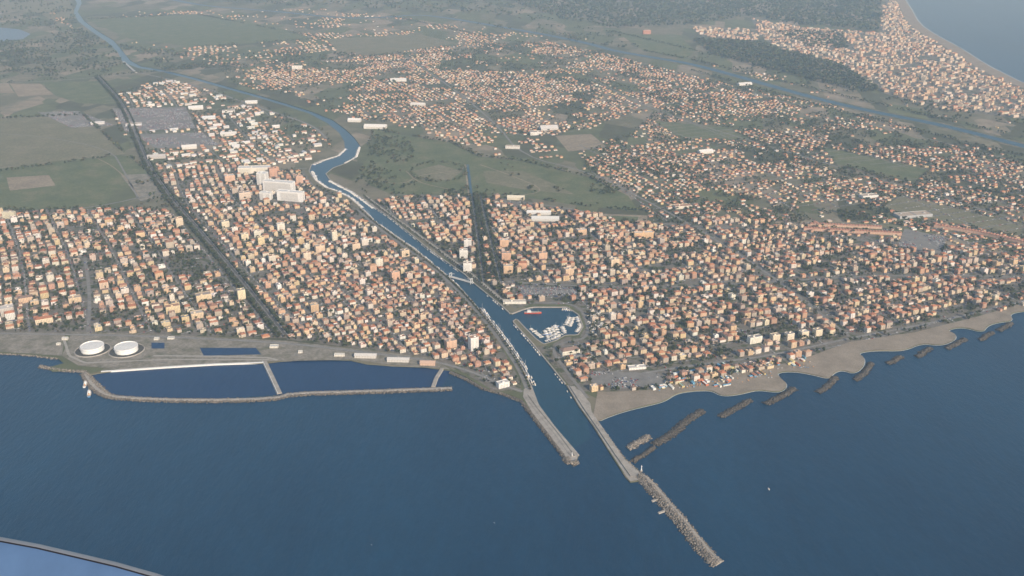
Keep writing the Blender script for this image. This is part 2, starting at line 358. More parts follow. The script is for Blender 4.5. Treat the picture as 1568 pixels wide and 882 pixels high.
def box(B,T,x0,x1,y0,y1,z0,z1,col,mw=0,top=None,mt=2,uo=0):
    h=z1-z0
    for (ax,ay,bx,by,L) in ((x0,y0,x1,y0,x1-x0),(x1,y0,x1,y1,y1-y0),(x1,y1,x0,y1,x1-x0),(x0,y1,x0,y0,y1-y0)):
        B.quad(T(ax,ay,z0),T(bx,by,z0),T(bx,by,z1),T(ax,ay,z1),col,mw,[(uo,0),(uo+L,0),(uo+L,h),(uo,h)])
    if top is not None: B.quad(T(x0,y0,z1),T(x1,y0,z1),T(x1,y1,z1),T(x0,y1,z1),top,mt)
def hip(B,T,x0,x1,y0,y1,z,rh,col,gable=False):
    w=x1-x0; d=y1-y0; e=0.7; x0-=e;x1+=e;y0-=e;y1+=e
    if w>=d:
        k=0 if gable else d/2*0.9; a=(x0+k,(y0+y1)/2); b=(x1-k,(y0+y1)/2)
        A,Bb=T(a[0],a[1],z+rh),T(b[0],b[1],z+rh)
        B.quad(T(x0,y0,z),T(x1,y0,z),Bb,A,col,1); B.quad(T(x1,y1,z),T(x0,y1,z),A,Bb,col,1)
        B.tri(T(x1,y0,z),T(x1,y1,z),Bb,col,1); B.tri(T(x0,y1,z),T(x0,y0,z),A,col,1)
    else:
        k=0 if gable else w/2*0.9; A,Bb=T((x0+x1)/2,y0+k,z+rh),T((x0+x1)/2,y1-k,z+rh)
        B.quad(T(x1,y0,z),T(x1,y1,z),Bb,A,col,1); B.quad(T(x0,y1,z),T(x0,y0,z),A,Bb,col,1)
        B.tri(T(x0,y0,z),T(x1,y0,z),A,col,1); B.tri(T(x1,y1,z),T(x0,y1,z),Bb,col,1)
WALLS=[(.64,.51,.34),(.64,.54,.40),(.62,.44,.28),(.56,.36,.24),(.68,.63,.55),(.76,.74,.70),(.62,.48,.29),(.50,.42,.34),(.50,.30,.21),(.62,.50,.37),(.72,.67,.60),(.54,.46,.39),(.44,.37,.31)]
ROOFS=[(.42,.18,.10),(.36,.16,.095),(.46,.22,.13),(.31,.165,.115),(.38,.235,.16),(.24,.17,.14)]
FLAT=[(.34,.29,.25),(.42,.35,.28),(.40,.24,.16),(.27,.25,.24),(.48,.43,.37),(.56,.53,.49)]
def jit(c,a=.1):
    k=1+random.uniform(-a,a); return tuple(min(.85,max(.02,v*k*(1+random.uniform(-a/3,a/3)))) for v in c)
def building(B,x,y,a,w,d,h,style,wall,roof,near=True,z0=1.9):
    T=cr(x,y,a); uo=random.uniform(0,3)
    zt=z0+h
    if style=='hip' or style=='gable':
        box(B,T,-w/2,w/2,-d/2,d/2,z0,zt,wall,0,None,2,uo)
        hip(B,T,-w/2,w/2,-d/2,d/2,zt,min(w,d)*random.uniform(.17,.25),roof,style=='gable')
        if near:
            cx=random.uniform(-w/4,w/4); cy=random.uniform(-d/4,d/4)
            box(B,T,cx-.5,cx+.5,cy-.5,cy+.5,zt+.5,zt+min(w,d)*.25+.8,wall,2,(.2,.12,.1))
    else:
        zp=zt+.9
        box(B,T,-w/2,w/2,-d/2,d/2,z0,zp,wall,0,None,2,uo)
        i=.45; o=[(-w/2,-d/2),(w/2,-d/2),(w/2,d/2),(-w/2,d/2)]; n_=[(-w/2+i,-d/2+i),(w/2-i,-d/2+i),(w/2-i,d/2-i),(-w/2+i,d/2-i)]
        lt=tuple(min(.8,v*1.05) for v in wall)
        for k in range(4):
            j=(k+1)%4
            B.quad(T(*o[k],zp),T(*o[j],zp),T(*n_[j],zp),T(*n_[k],zp),lt,2)
            B.quad(T(*n_[k],zp),T(*n_[j],zp),T(*n_[j],zt),T(*n_[k],zt),wall,2)
        B.quad(T(*n_[0],zt),T(*n_[1],zt),T(*n_[2],zt),T(*n_[3],zt),roof,1)
        if near or h>12:
            sx,sy=random.uniform(-w/5,w/5),random.uniform(-d/5,d/5)
            box(B,T,sx-2.4,sx+2.4,sy-2,sy+2,zt,zt+2.9,wall,2,roof)
            if random.random()<.4: box(B,T,sx+3,sx+4.4,sy-3.6,sy-2.4,zt,zt+1.3,(.6,.6,.6),2,(.55,.55,.55))
    if near and h>8:
        fl=int(h//3.1); bc=tuple(min(.82,v*1.06+.02) for v in wall)
        span=random.choice([.9,.7,.45])
        two=random.random()<.5
        for k in range(1,fl):
            zz=z0+3.1*k
            for s in ((-1,1)):
                segs=[(-w/2*span,w/2*span)] if not two else [(-w/2*.92,-w/2*.2),(w/2*.2,w/2*.92)]
                for x0_,x1_ in segs:
                    y0_,y1_=(-d/2-1.4,-d/2-.002) if s<0 else (d/2+.002,d/2+1.4)
                    box(B,T,x0_,x1_,y0_,y1_,zz-.15,zz+.95,bc,2,(.4,.36,.3))
            if d>13:
                box(B,T,w/2+.002,w/2+1.2,-d*.2,d*.2,zz-.15,zz+.95,bc,2,(.4,.36,.3))
    mark_rect(x,y,w+1.5,d+1.5,a,2)
A1=math.radians(27); A2=math.radians(21)
LMK=[('apartment_block',265,476,34,20,19,'flat',A1,(.68,.56,.36)),('apartment_block',312,458,38,22,19,'flat',A1,(.70,.57,.38)),('apartment_block',370,455,20,16,26,'flat',A1,(.75,.66,.46)),
('apartment_block',302,484,30,20,15,'flat',A1,(.66,.52,.36)),('apartment_block',68,492,40,18,14,'hip',A1,(.72,.62,.46)),('apartment_block',40,460,34,18,15,'hip',A1,(.64,.46,.32)),('apartment_block',12,480,30,24,22,'flat',A1,(.54,.5,.46)),
('apartment_block',115,460,30,18,14,'flat',A1,(.64,.5,.34)),('apartment_block',275,342,22,18,24,'flat',A1,(.7,.6,.46)),('apartment_block',215,360,26,16,15,'hip',A1,(.72,.54,.34)),('apartment_block',470,395,22,16,22,'flat',A1,(.7,.6,.48)),('apartment_block',430,350,24,16,22,'flat',A1,(.74,.7,.62)),
('tower_block',725,533,20,16,33,'flat',A1,(.78,.77,.74)),('apartment_block',690,530,26,16,20,'flat',A1,(.64,.44,.32)),('apartment_block',620,390,24,16,20,'flat',A1,(.7,.56,.4)),('apartment_block',512,365,16,16,28,'flat',A1,(.76,.7,.56)),
('apartment_block',490,385,28,18,24,'flat',A1,(.7,.54,.4)),('apartment_block',400,372,20,16,24,'flat',A1,(.72,.6,.36)),('apartment_block',375,365,22,16,20,'flat',A1,(.72,.63,.46)),('apartment_block',345,345,24,18,20,'flat',A1,(.74,.66,.5)),('apartment_block',605,425,24,16,22,'flat',A1,(.66,.42,.3)),('apartment_block',580,405,22,16,22,'flat',A1,(.74,.7,.6)),('apartment_block',545,380,24,16,20,'flat',A1,(.7,.56,.42)),
('hospital_building',390,262,120,36,22,'flat',.1,(.80,.75,.66)),('hospital_building',428,290,115,26,36,'flat',-.25,(.83,.83,.83)),('hospital_building',446,305,95,22,34,'flat',-.25,(.84,.84,.84)),('hospital_building',403,280,34,30,44,'flat',-.25,(.82,.82,.80)),('hospital_building',408,303,40,20,26,'flat',-.25,(.82,.81,.79)),
('apartment_block',352,278,36,24,30,'flat',A1,(.66,.44,.32)),('apartment_block',418,267,30,22,30,'flat',A1,(.6,.36,.26)),('apartment_block',458,278,26,20,28,'flat',A1,(.6,.4,.3)),('apartment_block',375,302,40,18,24,'flat',A1,(.68,.56,.46)),
('apartment_block',985,362,60,16,19,'flat',.1,(.70,.48,.28)),('apartment_block',890,357,30,18,18,'flat',A2,(.64,.45,.3)),('apartment_block',775,395,26,18,22,'flat',.05,(.64,.4,.27)),('apartment_block',772,375,26,18,22,'flat',.05,(.68,.45,.3)),
('apartment_block',778,415,26,18,22,'flat',.05,(.7,.5,.33)),('apartment_block',800,408,24,18,18,'hip',.05,(.66,.38,.25)),('apartment_block',716,375,22,16,22,'flat',.05,(.78,.77,.75)),('apartment_block',710,392,24,16,24,'flat',.05,(.78,.77,.74)),('apartment_block',716,412,24,16,24,'flat',.05,(.78,.77,.74)),('apartment_block',870,420,24,18,22,'flat',A2,(.68,.5,.34)),('apartment_block',830,395,26,18,22,'flat',A2,(.66,.44,.3)),('apartment_block',940,405,26,18,22,'flat',A2,(.7,.56,.4)),
('seafront_apartment_block',1155,522,34,14,16,'flat',A2,(.78,.75,.66)),('seafront_apartment_block',1186,519,20,14,16,'flat',A2,(.74,.65,.5)),('seafront_apartment_block',1208,517,20,14,16,'flat',A2,(.76,.68,.55)),('seafront_apartment_block',1230,514,20,14,16,'flat',A2,(.76,.66,.5)),('seafront_apartment_block',1251,511,20,14,16,'flat',A2,(.76,.66,.5)),
('warehouse',300,165,70,40,10,'gable',.3,(.75,.75,.73)),('warehouse',575,194,100,40,10,'gable',-.1,(.75,.74,.71)),('warehouse',543,184,60,30,9,'gable',-.1,(.75,.74,.71)),('warehouse',835,335,90,30,9,'gable',-.05,(.66,.66,.64)),('warehouse',825,326,80,22,9,'gable',-.05,(.7,.7,.68)),
('warehouse',840,196,80,50,9,'gable',.2,(.62,.6,.58)),('warehouse',1385,330,60,40,9,'flat',.2,(.45,.47,.49)),('warehouse',1410,328,60,40,9,'flat',.2,(.45,.47,.49)),('warehouse',1045,316,60,26,9,'flat',.2,(.76,.7,.6)),('warehouse',1330,300,60,26,9,'flat',.2,(.77,.77,.75)),
('tower_block',990,50,60,25,28,'flat',.2,(.5,.25,.18)),('market_hall',788,462,60,14,6,'flat',.02,(.75,.73,.67)),('warehouse',560,545,50,14,7,'gable',-.05,(.6,.58,.55)),('warehouse',610,551,50,14,7,'gable',-.05,(.6,.58,.55)),('warehouse',655,556,34,14,7,'gable',-.05,(.6,.42,.32)),
('market_hall',872,538,44,20,10,'hip',A2,(.78,.75,.66)),('harbour_office',770,590,26,14,12,'flat',A1,(.78,.76,.74)),('beach_restaurant',975,562,40,14,5,'flat',A2*.5,(.8,.78,.74)),('warehouse',385,156,60,30,9,'gable',.2,(.75,.75,.73)),('warehouse',350,170,60,30,9,'flat',.2,(.75,.75,.73)),('warehouse',320,180,60,30,9,'gable',.3,(.7,.72,.74)),('warehouse',290,225,60,30,9,'gable',.3,(.72,.7,.66)),('warehouse',150,188,60,26,8,'gable',.3,(.6,.6,.6)),('warehouse',205,190,70,30,9,'flat',.3,(.6,.62,.66)),('warehouse',350,205,70,34,9,'gable',.3,(.7,.68,.64)),('warehouse',240,240,70,30,9,'gable',.3,(.5,.48,.46)),
('tower_block',15,332,40,14,22,'flat',0,(.64,.6,.46)),('tower_block',455,104,60,24,20,'flat',.1,(.76,.75,.72)),('warehouse',610,122,90,45,9,'gable',.1,(.72,.72,.7)),('warehouse',640,160,70,35,9,'gable',-.2,(.7,.68,.64)),('warehouse',1080,232,60,28,9,'gable',.3,(.75,.73,.7)),('warehouse',1140,128,80,30,9,'gable',.3,(.75,.75,.73)),('warehouse',790,303,60,24,10,'gable',-.1,(.74,.68,.55)),('warehouse',785,225,60,24,10,'flat',-.1,(.76,.75,.72)),('warehouse',820,204,50,30,14,'flat',.1,(.78,.77,.74))]
for (nm,px,py,w,d,h,st,a,col) in LMK:
    B=Bld(); x,y=P(px,py+2)
    rf=random.choice(ROOFS) if st=='hip' else ((.5,.5,.49) if st=='gable' else random.choice(FLAT))
    if nm=='warehouse' and st=='gable': rf=tuple(v*.95 for v in col)
    if nm=='hospital_building': rf=(.62,.62,.60); mark_rect(x-10,y-22,w+10,30,a,3)
    building(B,x,y,a,w,d,h,st,col,rf,True); B.make(nm)
def terrace(pts,depth,h,wall,roof):
    B=Bld(); q=resample(PP(pts),9)
    for k in range(len(q)-1):
        a=math.atan2(*(q[k+1]-q[k])[::-1]); m_=(q[k]+q[k+1])/2
        building(B,m_[0],m_[1],a,9,depth,h+random.uniform(-.4,.4),'gable',jit(wall,.05),jit(roof,.06),False)
    B.make('terraced_houses')
terrace([(1230,352),(1380,360)],13,9,(.6,.4,.3),(.44,.22,.15)); terrace([(1430,347),(1500,358),(1600,380)],13,9,(.6,.4,.3),(.44,.22,.15))
terrace([(1240,345),(1350,350)],12,8,(.6,.42,.32),(.44,.23,.16))
street_quads=[]
def zone(name,pp,ang,ps,pt,rows,cols,sw,fill,sizef,clus=0,near=True,streets=True,off=0,angj=.04,soft=45,drop=.05,jp=2.5):
    pw=PP(pp); a=np.array(pw); c0=a.mean(0); c,s=math.cos(ang),math.sin(ang)
    loc=(a-c0)@np.array([[c,-s],[s,c]]); mn,mx=loc.min(0)-60,loc.max(0)+60
    ring=pw+[pw[0]]
    def warp(x,y):
        return x+26*np.sin(y/310+off)+12*np.sin(x/190+y/330+2*off), y+26*np.sin(x/340+1.3+off)+11*np.sin(y/170-x/400+off)
    def W(u,v):
        x=c0[0]+u*c-v*s; y=c0[1]+u*s+v*c; return warp(x,y)
    B=Bld(); cnt=0
    bu=ps*cols+sw; bv=pt*rows+sw
    nu=int((mx[0]-mn[0])/bu)+1; nv=int((mx[1]-mn[1])/bv)+1
    if streets:
        for vertical in (0,1):
            n1,n2=(nu,int((mx[1]-mn[1])/25)) if vertical else (nv,int((mx[0]-mn[0])/25))
            for i in range(n1):
                base=(mn[0]+i*bu-sw/2) if vertical else (mn[1]+i*bv-sw/2)
                t=np.arange(n2+1)*25.; 
                if vertical: x,y=W(np.full(n2+1,base),mn[1]+t)
                else: x,y=W(mn[0]+t,np.full(n2+1,base))
                k=inside(pw,x,y)&on_land(x,y,16)
                if clus: k&=vn(x,y,clus,3)<fill*1.1
                for j in range(n2):
                    if k[j] and k[j+1]:
                        street_quads.append((x[j],y[j],x[j+1],y[j+1],sw*.62)); mark_line([(x[j],y[j]),(x[j+1],y[j+1])],sw*.62,1)
    cand=[]; blk={}
    for i in range(nu):
        for j in range(nv):
            blk[(i,j)]=(random.random()<drop,random.uniform(.75,1.15),random.random())
            for p in range(cols):
                for q in range(rows):
                    cand.append((mn[0]+i*bu+(p+.5)*ps,mn[1]+j*bv+(q+.5)*pt,i,j))
    cand=np.array(cand); cx,cy=W(cand[:,0],cand[:,1])
    k=inside(pw,cx,cy)&on_land(cx,cy,16)
    dens=vn(cx,cy,clus,3)*.7+vn(cx,cy,clus*.3,4)*.3 if clus else None
    de=dist(ring,cx,cy) if soft else None
    tone=vn(cx,cy,160,5); hh=vn(cx,cy,120,6)
    for q in np.where(k)[0]:
        bd=blk[(int(cand[q,2]),int(cand[q,3]))]
        if bd[0]: continue
        if clus:
            if random.random()>min(1,max(.04,(fill+.12-dens[q])*6)): continue
        pr=(fill if not clus else .86)*bd[1]
        if soft and de[q]<soft: pr*=.45+.55*de[q]/soft
        if random.random()>pr: continue
        w,d,h,st,wc,rc=sizef(tone[q],hh[q]*.6+bd[2]*.4,ps,pt)
        an=ang+random.uniform(-angj,angj)+(math.pi/2 if random.random()<.3 else 0)
        if abs(math.sin(an-ang))>.5: w,d=min(w,pt*.9),min(d,ps*.85)
        x=cx[q]+random.uniform(-jp,jp); y=cy[q]+random.uniform(-jp,jp)
        if not rect_free(x,y,w,d,an): 
            w*=.65; d*=.65
            if not rect_free(x,y,w,d,an): continue
            h=min(h,8)
        building(B,x,y,an,w,d,h,st,jit(wc),jit(rc),near)
        if random.random()<.3 and near:
            aw=w*.45; x2=x-math.sin(an)*(d/2+2.2); y2=y+math.cos(an)*(d/2+2.2)
            building(B,x2,y2,an,aw,4,3.4,'flat',jit(wc),jit(random.choice(FLAT)),False)
        cnt+=1
    if B.f: B.make(name)
    print(name,cnt)
def s_town(t,hh,ps,pt):
    r_=random.random()
    w=ps*random.uniform(.5,.84); d=pt*random.uniform(.45,.74)
    h=random.choice([6.5,9.6,9.6,12.6,12.6,15.6]) if hh>.5 else random.choice([4,6.5,6.5,6.5,9.6,9.6])
    if r_<.05: h=19; w=ps*.9; d=pt*.7
    st='flat' if random.random()<.28+(.25 if h>12 else 0) else 'hip'
    return w,d,h,st,random.choice(WALLS[:4] if t>.6 and random.random()<.4 else WALLS),random.choice(ROOFS if st=='hip' else FLAT)
def s_right(t,hh,ps,pt):
    w=ps*random.uniform(.56,.86); d=pt*random.uniform(.5,.76)
    h=random.choice([9.6,12.6,12.6,12.6,15.6]) if hh>.45 else random.choice([4,6.5,6.5,9.6,9.6])
    st='flat' if random.random()<.24 else 'hip'
    return w,d,h,st,random.choice(WALLS[:4]+WALLS[6:] if random.random()<.75 else WALLS),random.choice(ROOFS if st=='hip' else FLAT)
def s_old(t,hh,ps,pt):
    return ps*random.uniform(.7,.95),pt*random.uniform(.6,.88),random.choice([4,6.5,9.6,9.6,12.6]),('hip' if random.random()<.7 else 'flat'),random.choice(WALLS),random.choice(ROOFS)
def s_sub(t,hh,ps,pt):
    st='hip' if random.random()<.85 else 'flat'
    return random.uniform(9,18),random.uniform(8,14),random.choice([4,4,4,6.5,6.5]),st,random.choice(WALLS),random.choice((ROOFS[:3]*2+ROOFS) if st=='hip' else FLAT)
def s_ost(t,hh,ps,pt):
    st='flat' if random.random()<.45 else 'hip'
    return ps*random.uniform(.5,1.1),pt*random.uniform(.4,.8),random.choice([9,9,12,12,15,18]),st,random.choice([(.60,.47,.34),(.62,.52,.40),(.58,.42,.30),(.64,.56,.47)]),random.choice(ROOFS+FLAT[:3])
def s_shed(t,hh,ps,pt):
    if random.random()<.3: return random.uniform(22,40),random.uniform(14,24),random.uniform(6,9),'gable',(.7,.68,.64),random.choice([(.66,.66,.64),(.5,.51,.52),(.4,.26,.2)])
    return s_sub(t,hh,ps,pt)
zone('town_houses',Z_town[0],A1,24.5,24.5,2,5,9,.80,s_town,off=.3,angj=.10,soft=30,drop=.07)
zone('town_houses',[(440,515),(470,425),(600,420),(700,460),(735,488),(778,548),(798,600),(755,598),(712,572),(660,548)],A1,17,19,2,7,7,.88,s_old,off=.9,soft=0,jp=1.5)
zone('town_houses',Z_town[1],A1,22,22,2,6,8,.82,s_town,off=.9,soft=20,drop=.06)
zone('town_houses',Z_town[2],A2,21,20.5,2,6,7.5,.88,s_right,off=1.7,soft=30,drop=.05)
zone('suburb_houses',Z_sub[0],A2,23,23,2,6,8,.64,s_sub,260,near=False,off=2.2,soft=60,jp=4,angj=.15)
zone('suburb_houses',Z_sub[1],A1,25,24,2,6,9,.60,s_sub,340,near=False,off=2.9,soft=120,jp=4,angj=.15)
zone('suburb_houses',Z_sub[2],A2,26,25,2,6,9,.56,s_sub,300,near=False,off=3.1,soft=120,jp=4,angj=.15)
zone('suburb_houses',Z_sub[3],A1,29,28,2,6,10,.62,s_shed,300,near=False,off=3.9,soft=60,jp=4,angj=.1)
zone('distant_town_buildings',Z_ost[0],.6,32,33,2,5,12,.82,s_ost,420,near=False,off=4.4,soft=60,jp=7,angj=.5)
zone('distant_town_buildings',Z_ost[1],.2,32,33,2,5,12,.8,s_ost,near=False,off=4.4,jp=7,angj=.5)
zone('farm_houses',[(60,20),(500,14),(900,60),(620,95),(330,100),(200,90)],.3,32,32,2,6,12,.38,s_sub,300,near=False,off=5,streets=False,jp=8,angj=.5)
zone('farm_houses',[(600,190),(720,205),(830,214),(960,290),(900,262),(760,240),(690,215)],.3,26,26,2,6,12,.6,s_sub,200,near=False,off=5,streets=False,jp=6,angj=.4)
zone('farm_houses',[(1050,90),(1200,145),(1568,232),(1568,190),(1300,140),(1150,105)],.3,34,34,2,6,12,.3,s_sub,300,near=False,off=5,streets=False,jp=8,angj=.5)
V=[];Fs=[]
for (x0,y0,x1,y1,w) in street_quads:
    dx,dy=x1-x0,y1-y0; l=math.hypot(dx,dy); nx,ny=-dy/l*w/2,dx/l*w/2; n=len(V); zz=2.43
    V+=[(x0+nx,y0+ny,zz),(x0-nx,y0-ny,zz),(x1-nx,y1-ny,zz),(x1+nx,y1+ny,zz)]; Fs.append((n,n+1,n+2,n+3))
me=bpy.data.meshes.new('streets'); me.from_pydata(V,[],Fs); me.materials.append(M_asphL); link(bpy.data.objects.new('streets',me))
# ------------------------------------------------------------------ instanced bulk meshes
def bulk(name,protos,pos,scale,rot,tint,m,idx=None):
    pos=np.asarray(pos,float); n=len(pos)
    if n==0: return
    scale=np.asarray(scale,float)
    scale=np.full((n,3),float(scale)) if scale.ndim==0 else np.broadcast_to(scale.reshape(n,-1),(n,3))
    rot=np.asarray(rot,float); tint=np.asarray(tint,float)
    if idx is None: idx=rng.integers(0,len(protos),n)
    Vs=[];Is=[];Cs=[];base=0
    for k,(pv,pf,pc) in enumerate(protos):
        q=np.where(idx==k)[0]
        if len(q)==0: continue
        v=pv[None]*scale[q][:,None]; c=np.cos(rot[q])[:,None]; s=np.sin(rot[q])[:,None]
        o=np.stack([v[...,0]*c-v[...,1]*s,v[...,0]*s+v[...,1]*c,v[...,2]],-1)+pos[q][:,None]
        f=pf[None]+(np.arange(len(q))*len(pv))[:,None,None]+base
        Vs.append(o.reshape(-1,3)); Is.append(f.reshape(-1,4)); Cs.append((pc[None]*tint[q][:,None]).reshape(-1,3)); base+=len(q)*len(pv)
    v=np.concatenate(Vs); f=np.concatenate(Is); c=np.concatenate(Cs)
    me=bpy.data.meshes.new(name); me.vertices.add(len(v)); me.vertices.foreach_set('co',v.astype(np.float32).ravel())
    me.loops.add(f.size); me.loops.foreach_set('vertex_index',f.astype(np.int32).ravel())
    me.polygons.add(len(f)); me.polygons.foreach_set('loop_start',np.arange(len(f),dtype=np.int32)*4)
    me.update(calc_edges=True)
    at=me.attributes.new('Col','FLOAT_COLOR','FACE'); cc=np.ones((len(f),4),np.float32); cc[:,:3]=np.clip(c,0,.9); at.data.foreach_set('color',cc.ravel())
    me.materials.append(m); return link(bpy.data.objects.new(name,me))
def prism(v,f,c,p0,p1,r0,r1,col,k=4):
    p0=np.array(p0,float);p1=np.array(p1,float); n=len(v)
    for p,r in ((p0,r0),(p1,r1)):
        for i in range(k): v.append(p+np.array([math.cos(i*2*math.pi/k)*r,math.sin(i*2*math.pi/k)*r,0]))
    for i in range(k): f.append((n+i,n+(i+1)%k,n+k+(i+1)%k,n+k+i)); c.append(col)
def tree(kind,nq,seed,limbs=True):
    r=np.random.default_rng(seed); v=[];f=[];c=[]; tr=(1.6,1.1,.9)
    if kind=='round': ctr,rad,th=(0,0,5.6),(3.6,3.6,3.4),3.4
    elif kind=='pine': ctr,rad,th=(0,0,8.6),(4.6,4.6,1.9),7.4
    else: ctr,rad,th=(0,0,5.4),(1.3,1.3,4.8),1.2
    prism(v,f,c,(0,0,-.3),(.15,.1,th),.32,.18,tr)
    if limbs:
        for i in range(4):
            a=i*1.57+r.random(); prism(v,f,c,(0.1,0.1,th*.8),(math.cos(a)*rad[0]*.55,math.sin(a)*rad[1]*.55,ctr[2]),.15,.06,tr,3)
    ncl=7 if kind!='cyp' else 4; cl=[]
    for i in range(ncl):
        d=r.normal(size=3); d/=np.linalg.norm(d); cl.append((d*r.uniform(.3,.65),r.uniform(.4,.6),r.uniform(.7,1.35)))
    for i in range(nq):
        k=cl[r.integers(ncl)]; d=r.normal(size=3); d/=np.linalg.norm(d)
        p=(k[0]+d*k[1]*r.uniform(.7,1.0)); pc=np.array(ctr)+p*np.array(rad)
        nrm=d*1.0+r.normal(size=3)*.45+np.array([0,0,.25]); nrm/=np.linalg.norm(nrm)
        t1=np.cross(nrm,r.normal(size=3)); t1/=np.linalg.norm(t1); t2=np.cross(nrm,t1)
        s=r.uniform(.8,1.4)*(1.0 if nq>45 else 1.6)*(0.6 if kind=='cyp' else 1); n=len(v)
        for (aa,bb) in ((-1,-.7),(1,-.8),(.7,1),(-.8,.8)): v.append(pc+t1*aa*s+t2*bb*s*.8)
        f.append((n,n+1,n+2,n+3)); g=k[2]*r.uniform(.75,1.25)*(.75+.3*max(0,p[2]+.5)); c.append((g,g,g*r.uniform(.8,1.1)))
    return np.array(v),np.array(f),np.array(c)
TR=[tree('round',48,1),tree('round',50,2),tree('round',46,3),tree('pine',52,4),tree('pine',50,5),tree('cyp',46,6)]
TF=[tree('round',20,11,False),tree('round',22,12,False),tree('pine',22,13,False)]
GR=np.array([(.065,.080,.036),(.075,.093,.042),(.052,.070,.036),(.095,.10,.052),(.07,.08,.045),(.11,.095,.055)])
def plant(name,x,y,protos,smin,smax,idx=None,flat=1.0,z=2.1,dk=1.0):
    n=len(x)
    if n==0: return
    s=rng.uniform(smin,smax,n); sc_=np.c_[s*rng.uniform(.85,1.2,n),s*rng.uniform(.85,1.2,n),s*flat]
    t=GR[rng.integers(0,len(GR),n)]*rng.uniform(.75,1.2,n)[:,None]*dk
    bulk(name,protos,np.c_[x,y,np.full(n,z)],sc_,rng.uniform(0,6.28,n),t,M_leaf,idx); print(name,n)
def sample(pp,n,allow=(0,),margin=10):
    a=np.array(PP(pp)); mn,mx=a.min(0),a.max(0)
    x=rng.uniform(mn[0],mx[0],n); y=rng.uniform(mn[1],mx[1],n)
    k=inside([tuple(q) for q in a],x,y); x,y=x[k],y[k]
    k=np.isin(get(x,y),allow); x,y=x[k],y[k]
    k=on_land(x,y,margin); return x[k],y[k]
def tw(pp,n,thr,name='garden_trees'):
    x,y=sample(pp,n); d=vn(x,y,90,1)*.6+vn(x,y,30,2)*.4; k=d>thr; x,y=x[k],y[k]
    plant(name,x,y,TR,.75,1.4,rng.choice(6,len(x),p=[.25,.22,.22,.13,.12,.06]),dk=.85)
tw(Z_town[0],19000,.33); tw(Z_town[1],13000,.35); tw(Z_town[2],25000,.38)
for z,n,t in ((Z_sub[0],15000,.45),(Z_sub[1],18000,.48),(Z_sub[2],23000,.46),(Z_sub[3],7000,.5)):
    x,y=sample(z,n); d=vn(x,y,140,1)*.5+vn(x,y,50,2)*.5; k=d>t; plant('garden_trees',x[k],y[k],TF,.7,1.3)
def rowtrees(pl,o,step,protos,smin,smax,idxs,name='avenue_trees'):
    q=resample(offs(pl,o),step); q=q+rng.normal(0,1.0,q.shape); plant(name,q[:,0],q[:,1],protos,smin,smax,rng.choice(idxs,len(q)),dk=.75)
for o in (-11,11,-17): rowtrees(ave1,o,10,TR,.95,1.35,[0,1,3,4])
for p in (ave2a,ave2b):
    for o in (-7,7): rowtrees(p,o,8,TR,.9,1.2,[0,1,2,3])
for k_ in (.35,.65):
    pm=[(a[0]*(1-k_)+b_[0]*k_,a[1]*(1-k_)+b_[1]*k_) for a,b_ in zip(ave2a,ave2b)]; rowtrees(pm,0,8,TR,.9,1.25,[0,1,2,3])
rowtrees(quayL,6.5,13,TR,.7,1.0,[0,1,2]); rowtrees(quayR,-7,12,TR,.7,1.0,[0,1,2])
for pl in ([(0,128),(100,121),(210,112),(330,103)],[(0,182),(128,176)],[(128,176),(192,236),(236,268)],[(0,263),(195,237)],[(600,25),(760,60),(900,80)],[(300,72),(480,60)],[(130,30),(300,22),(500,60)],[(568,195),(612,206),(690,218),(735,240),(800,247),(905,272),(962,300)],[(600,298),(720,296)],[(728,298),(790,300),(880,314),(978,324)],[(945,50),(1065,78)],[(985,78),(1050,90)],[(1060,108),(1300,175),(1568,240)],[(1050,90),(1300,150),(1568,212)],[(0,323),(110,320),(215,314)]):
    q=resample(PP(pl),9); q=q+rng.normal(0,4,q.shape); k=vn(q[:,0],q[:,1],60,4)>.3; plant('hedgerow_trees',q[k,0],q[k,1],TF,.8,1.5)
def wood(pp,n,smin,smax,thr=0,name='woodland',allow=(0,1,3)):
    a=np.array(PP(pp)); mn,mx=a.min(0),a.max(0); x=rng.uniform(mn[0],mx[0],n); y=rng.uniform(mn[1],mx[1],n)
    k=inside([tuple(q) for q in a],x,y)&on_land(x,y); k&=np.isin(get(x,y),allow)
    if thr: k&=(vn(x,y,110,1)*.6+vn(x,y,40,2)*.4)>thr
    plant(name,x[k],y[k],TF,smin,smax)
wood([(-100,66),(60,64),(120,40),(175,75),(195,102),(150,116),(-100,124)],5000,1.2,2.0,.42)
wood([(-100,0),(110,-10),(118,40),(60,60),(48,52),(30,42),(-100,40)],5000,1.4,2.4,.6)
wood([(700,-25),(1345,-30),(1352,25),(1345,48),(1215,38),(1150,25),(1060,38),(940,45),(860,30)],12000,2.2,3.4)
wood([(1060,60),(1160,66),(1290,102),(1350,142),(1310,140),(1200,112),(1090,84)],4000,1.6,2.4)
wood([(1180,48),(1290,50),(1300,75),(1240,72)],900,1.6,2.2)
wood([(140,-10),(700,-20),(860,35),(700,22),(600,14),(400,8)],6000,1.8,2.8,.55)
wood([(180,70),(330,85),(460,80),(600,85),(480,95),(250,108)],3500,1.2,1.9,.5)
wood([(700,35),(1050,90),(1300,150),(1568,215),(1568,185),(1330,135),(1050,75),(940,48),(860,40)],11000,1.1,2.0,.58)
wood([(548,250),(560,195),(612,206),(640,230),(620,262),(600,295),(560,285)],700,.9,1.4,.5,'park_trees',(4,))
wood([(600,250),(720,255),(718,298),(600,298)],500,.9,1.4,.6,'park_trees',(4,))
wood([(728,245),(905,272),(965,305),(970,322),(730,298)],1400,.8,1.3,.68,'park_trees',(4,))
wood([(480,285),(540,300),(570,200),(600,215),(580,260),(560,300)],300,.9,1.4,.35,'park_trees',(0,4))
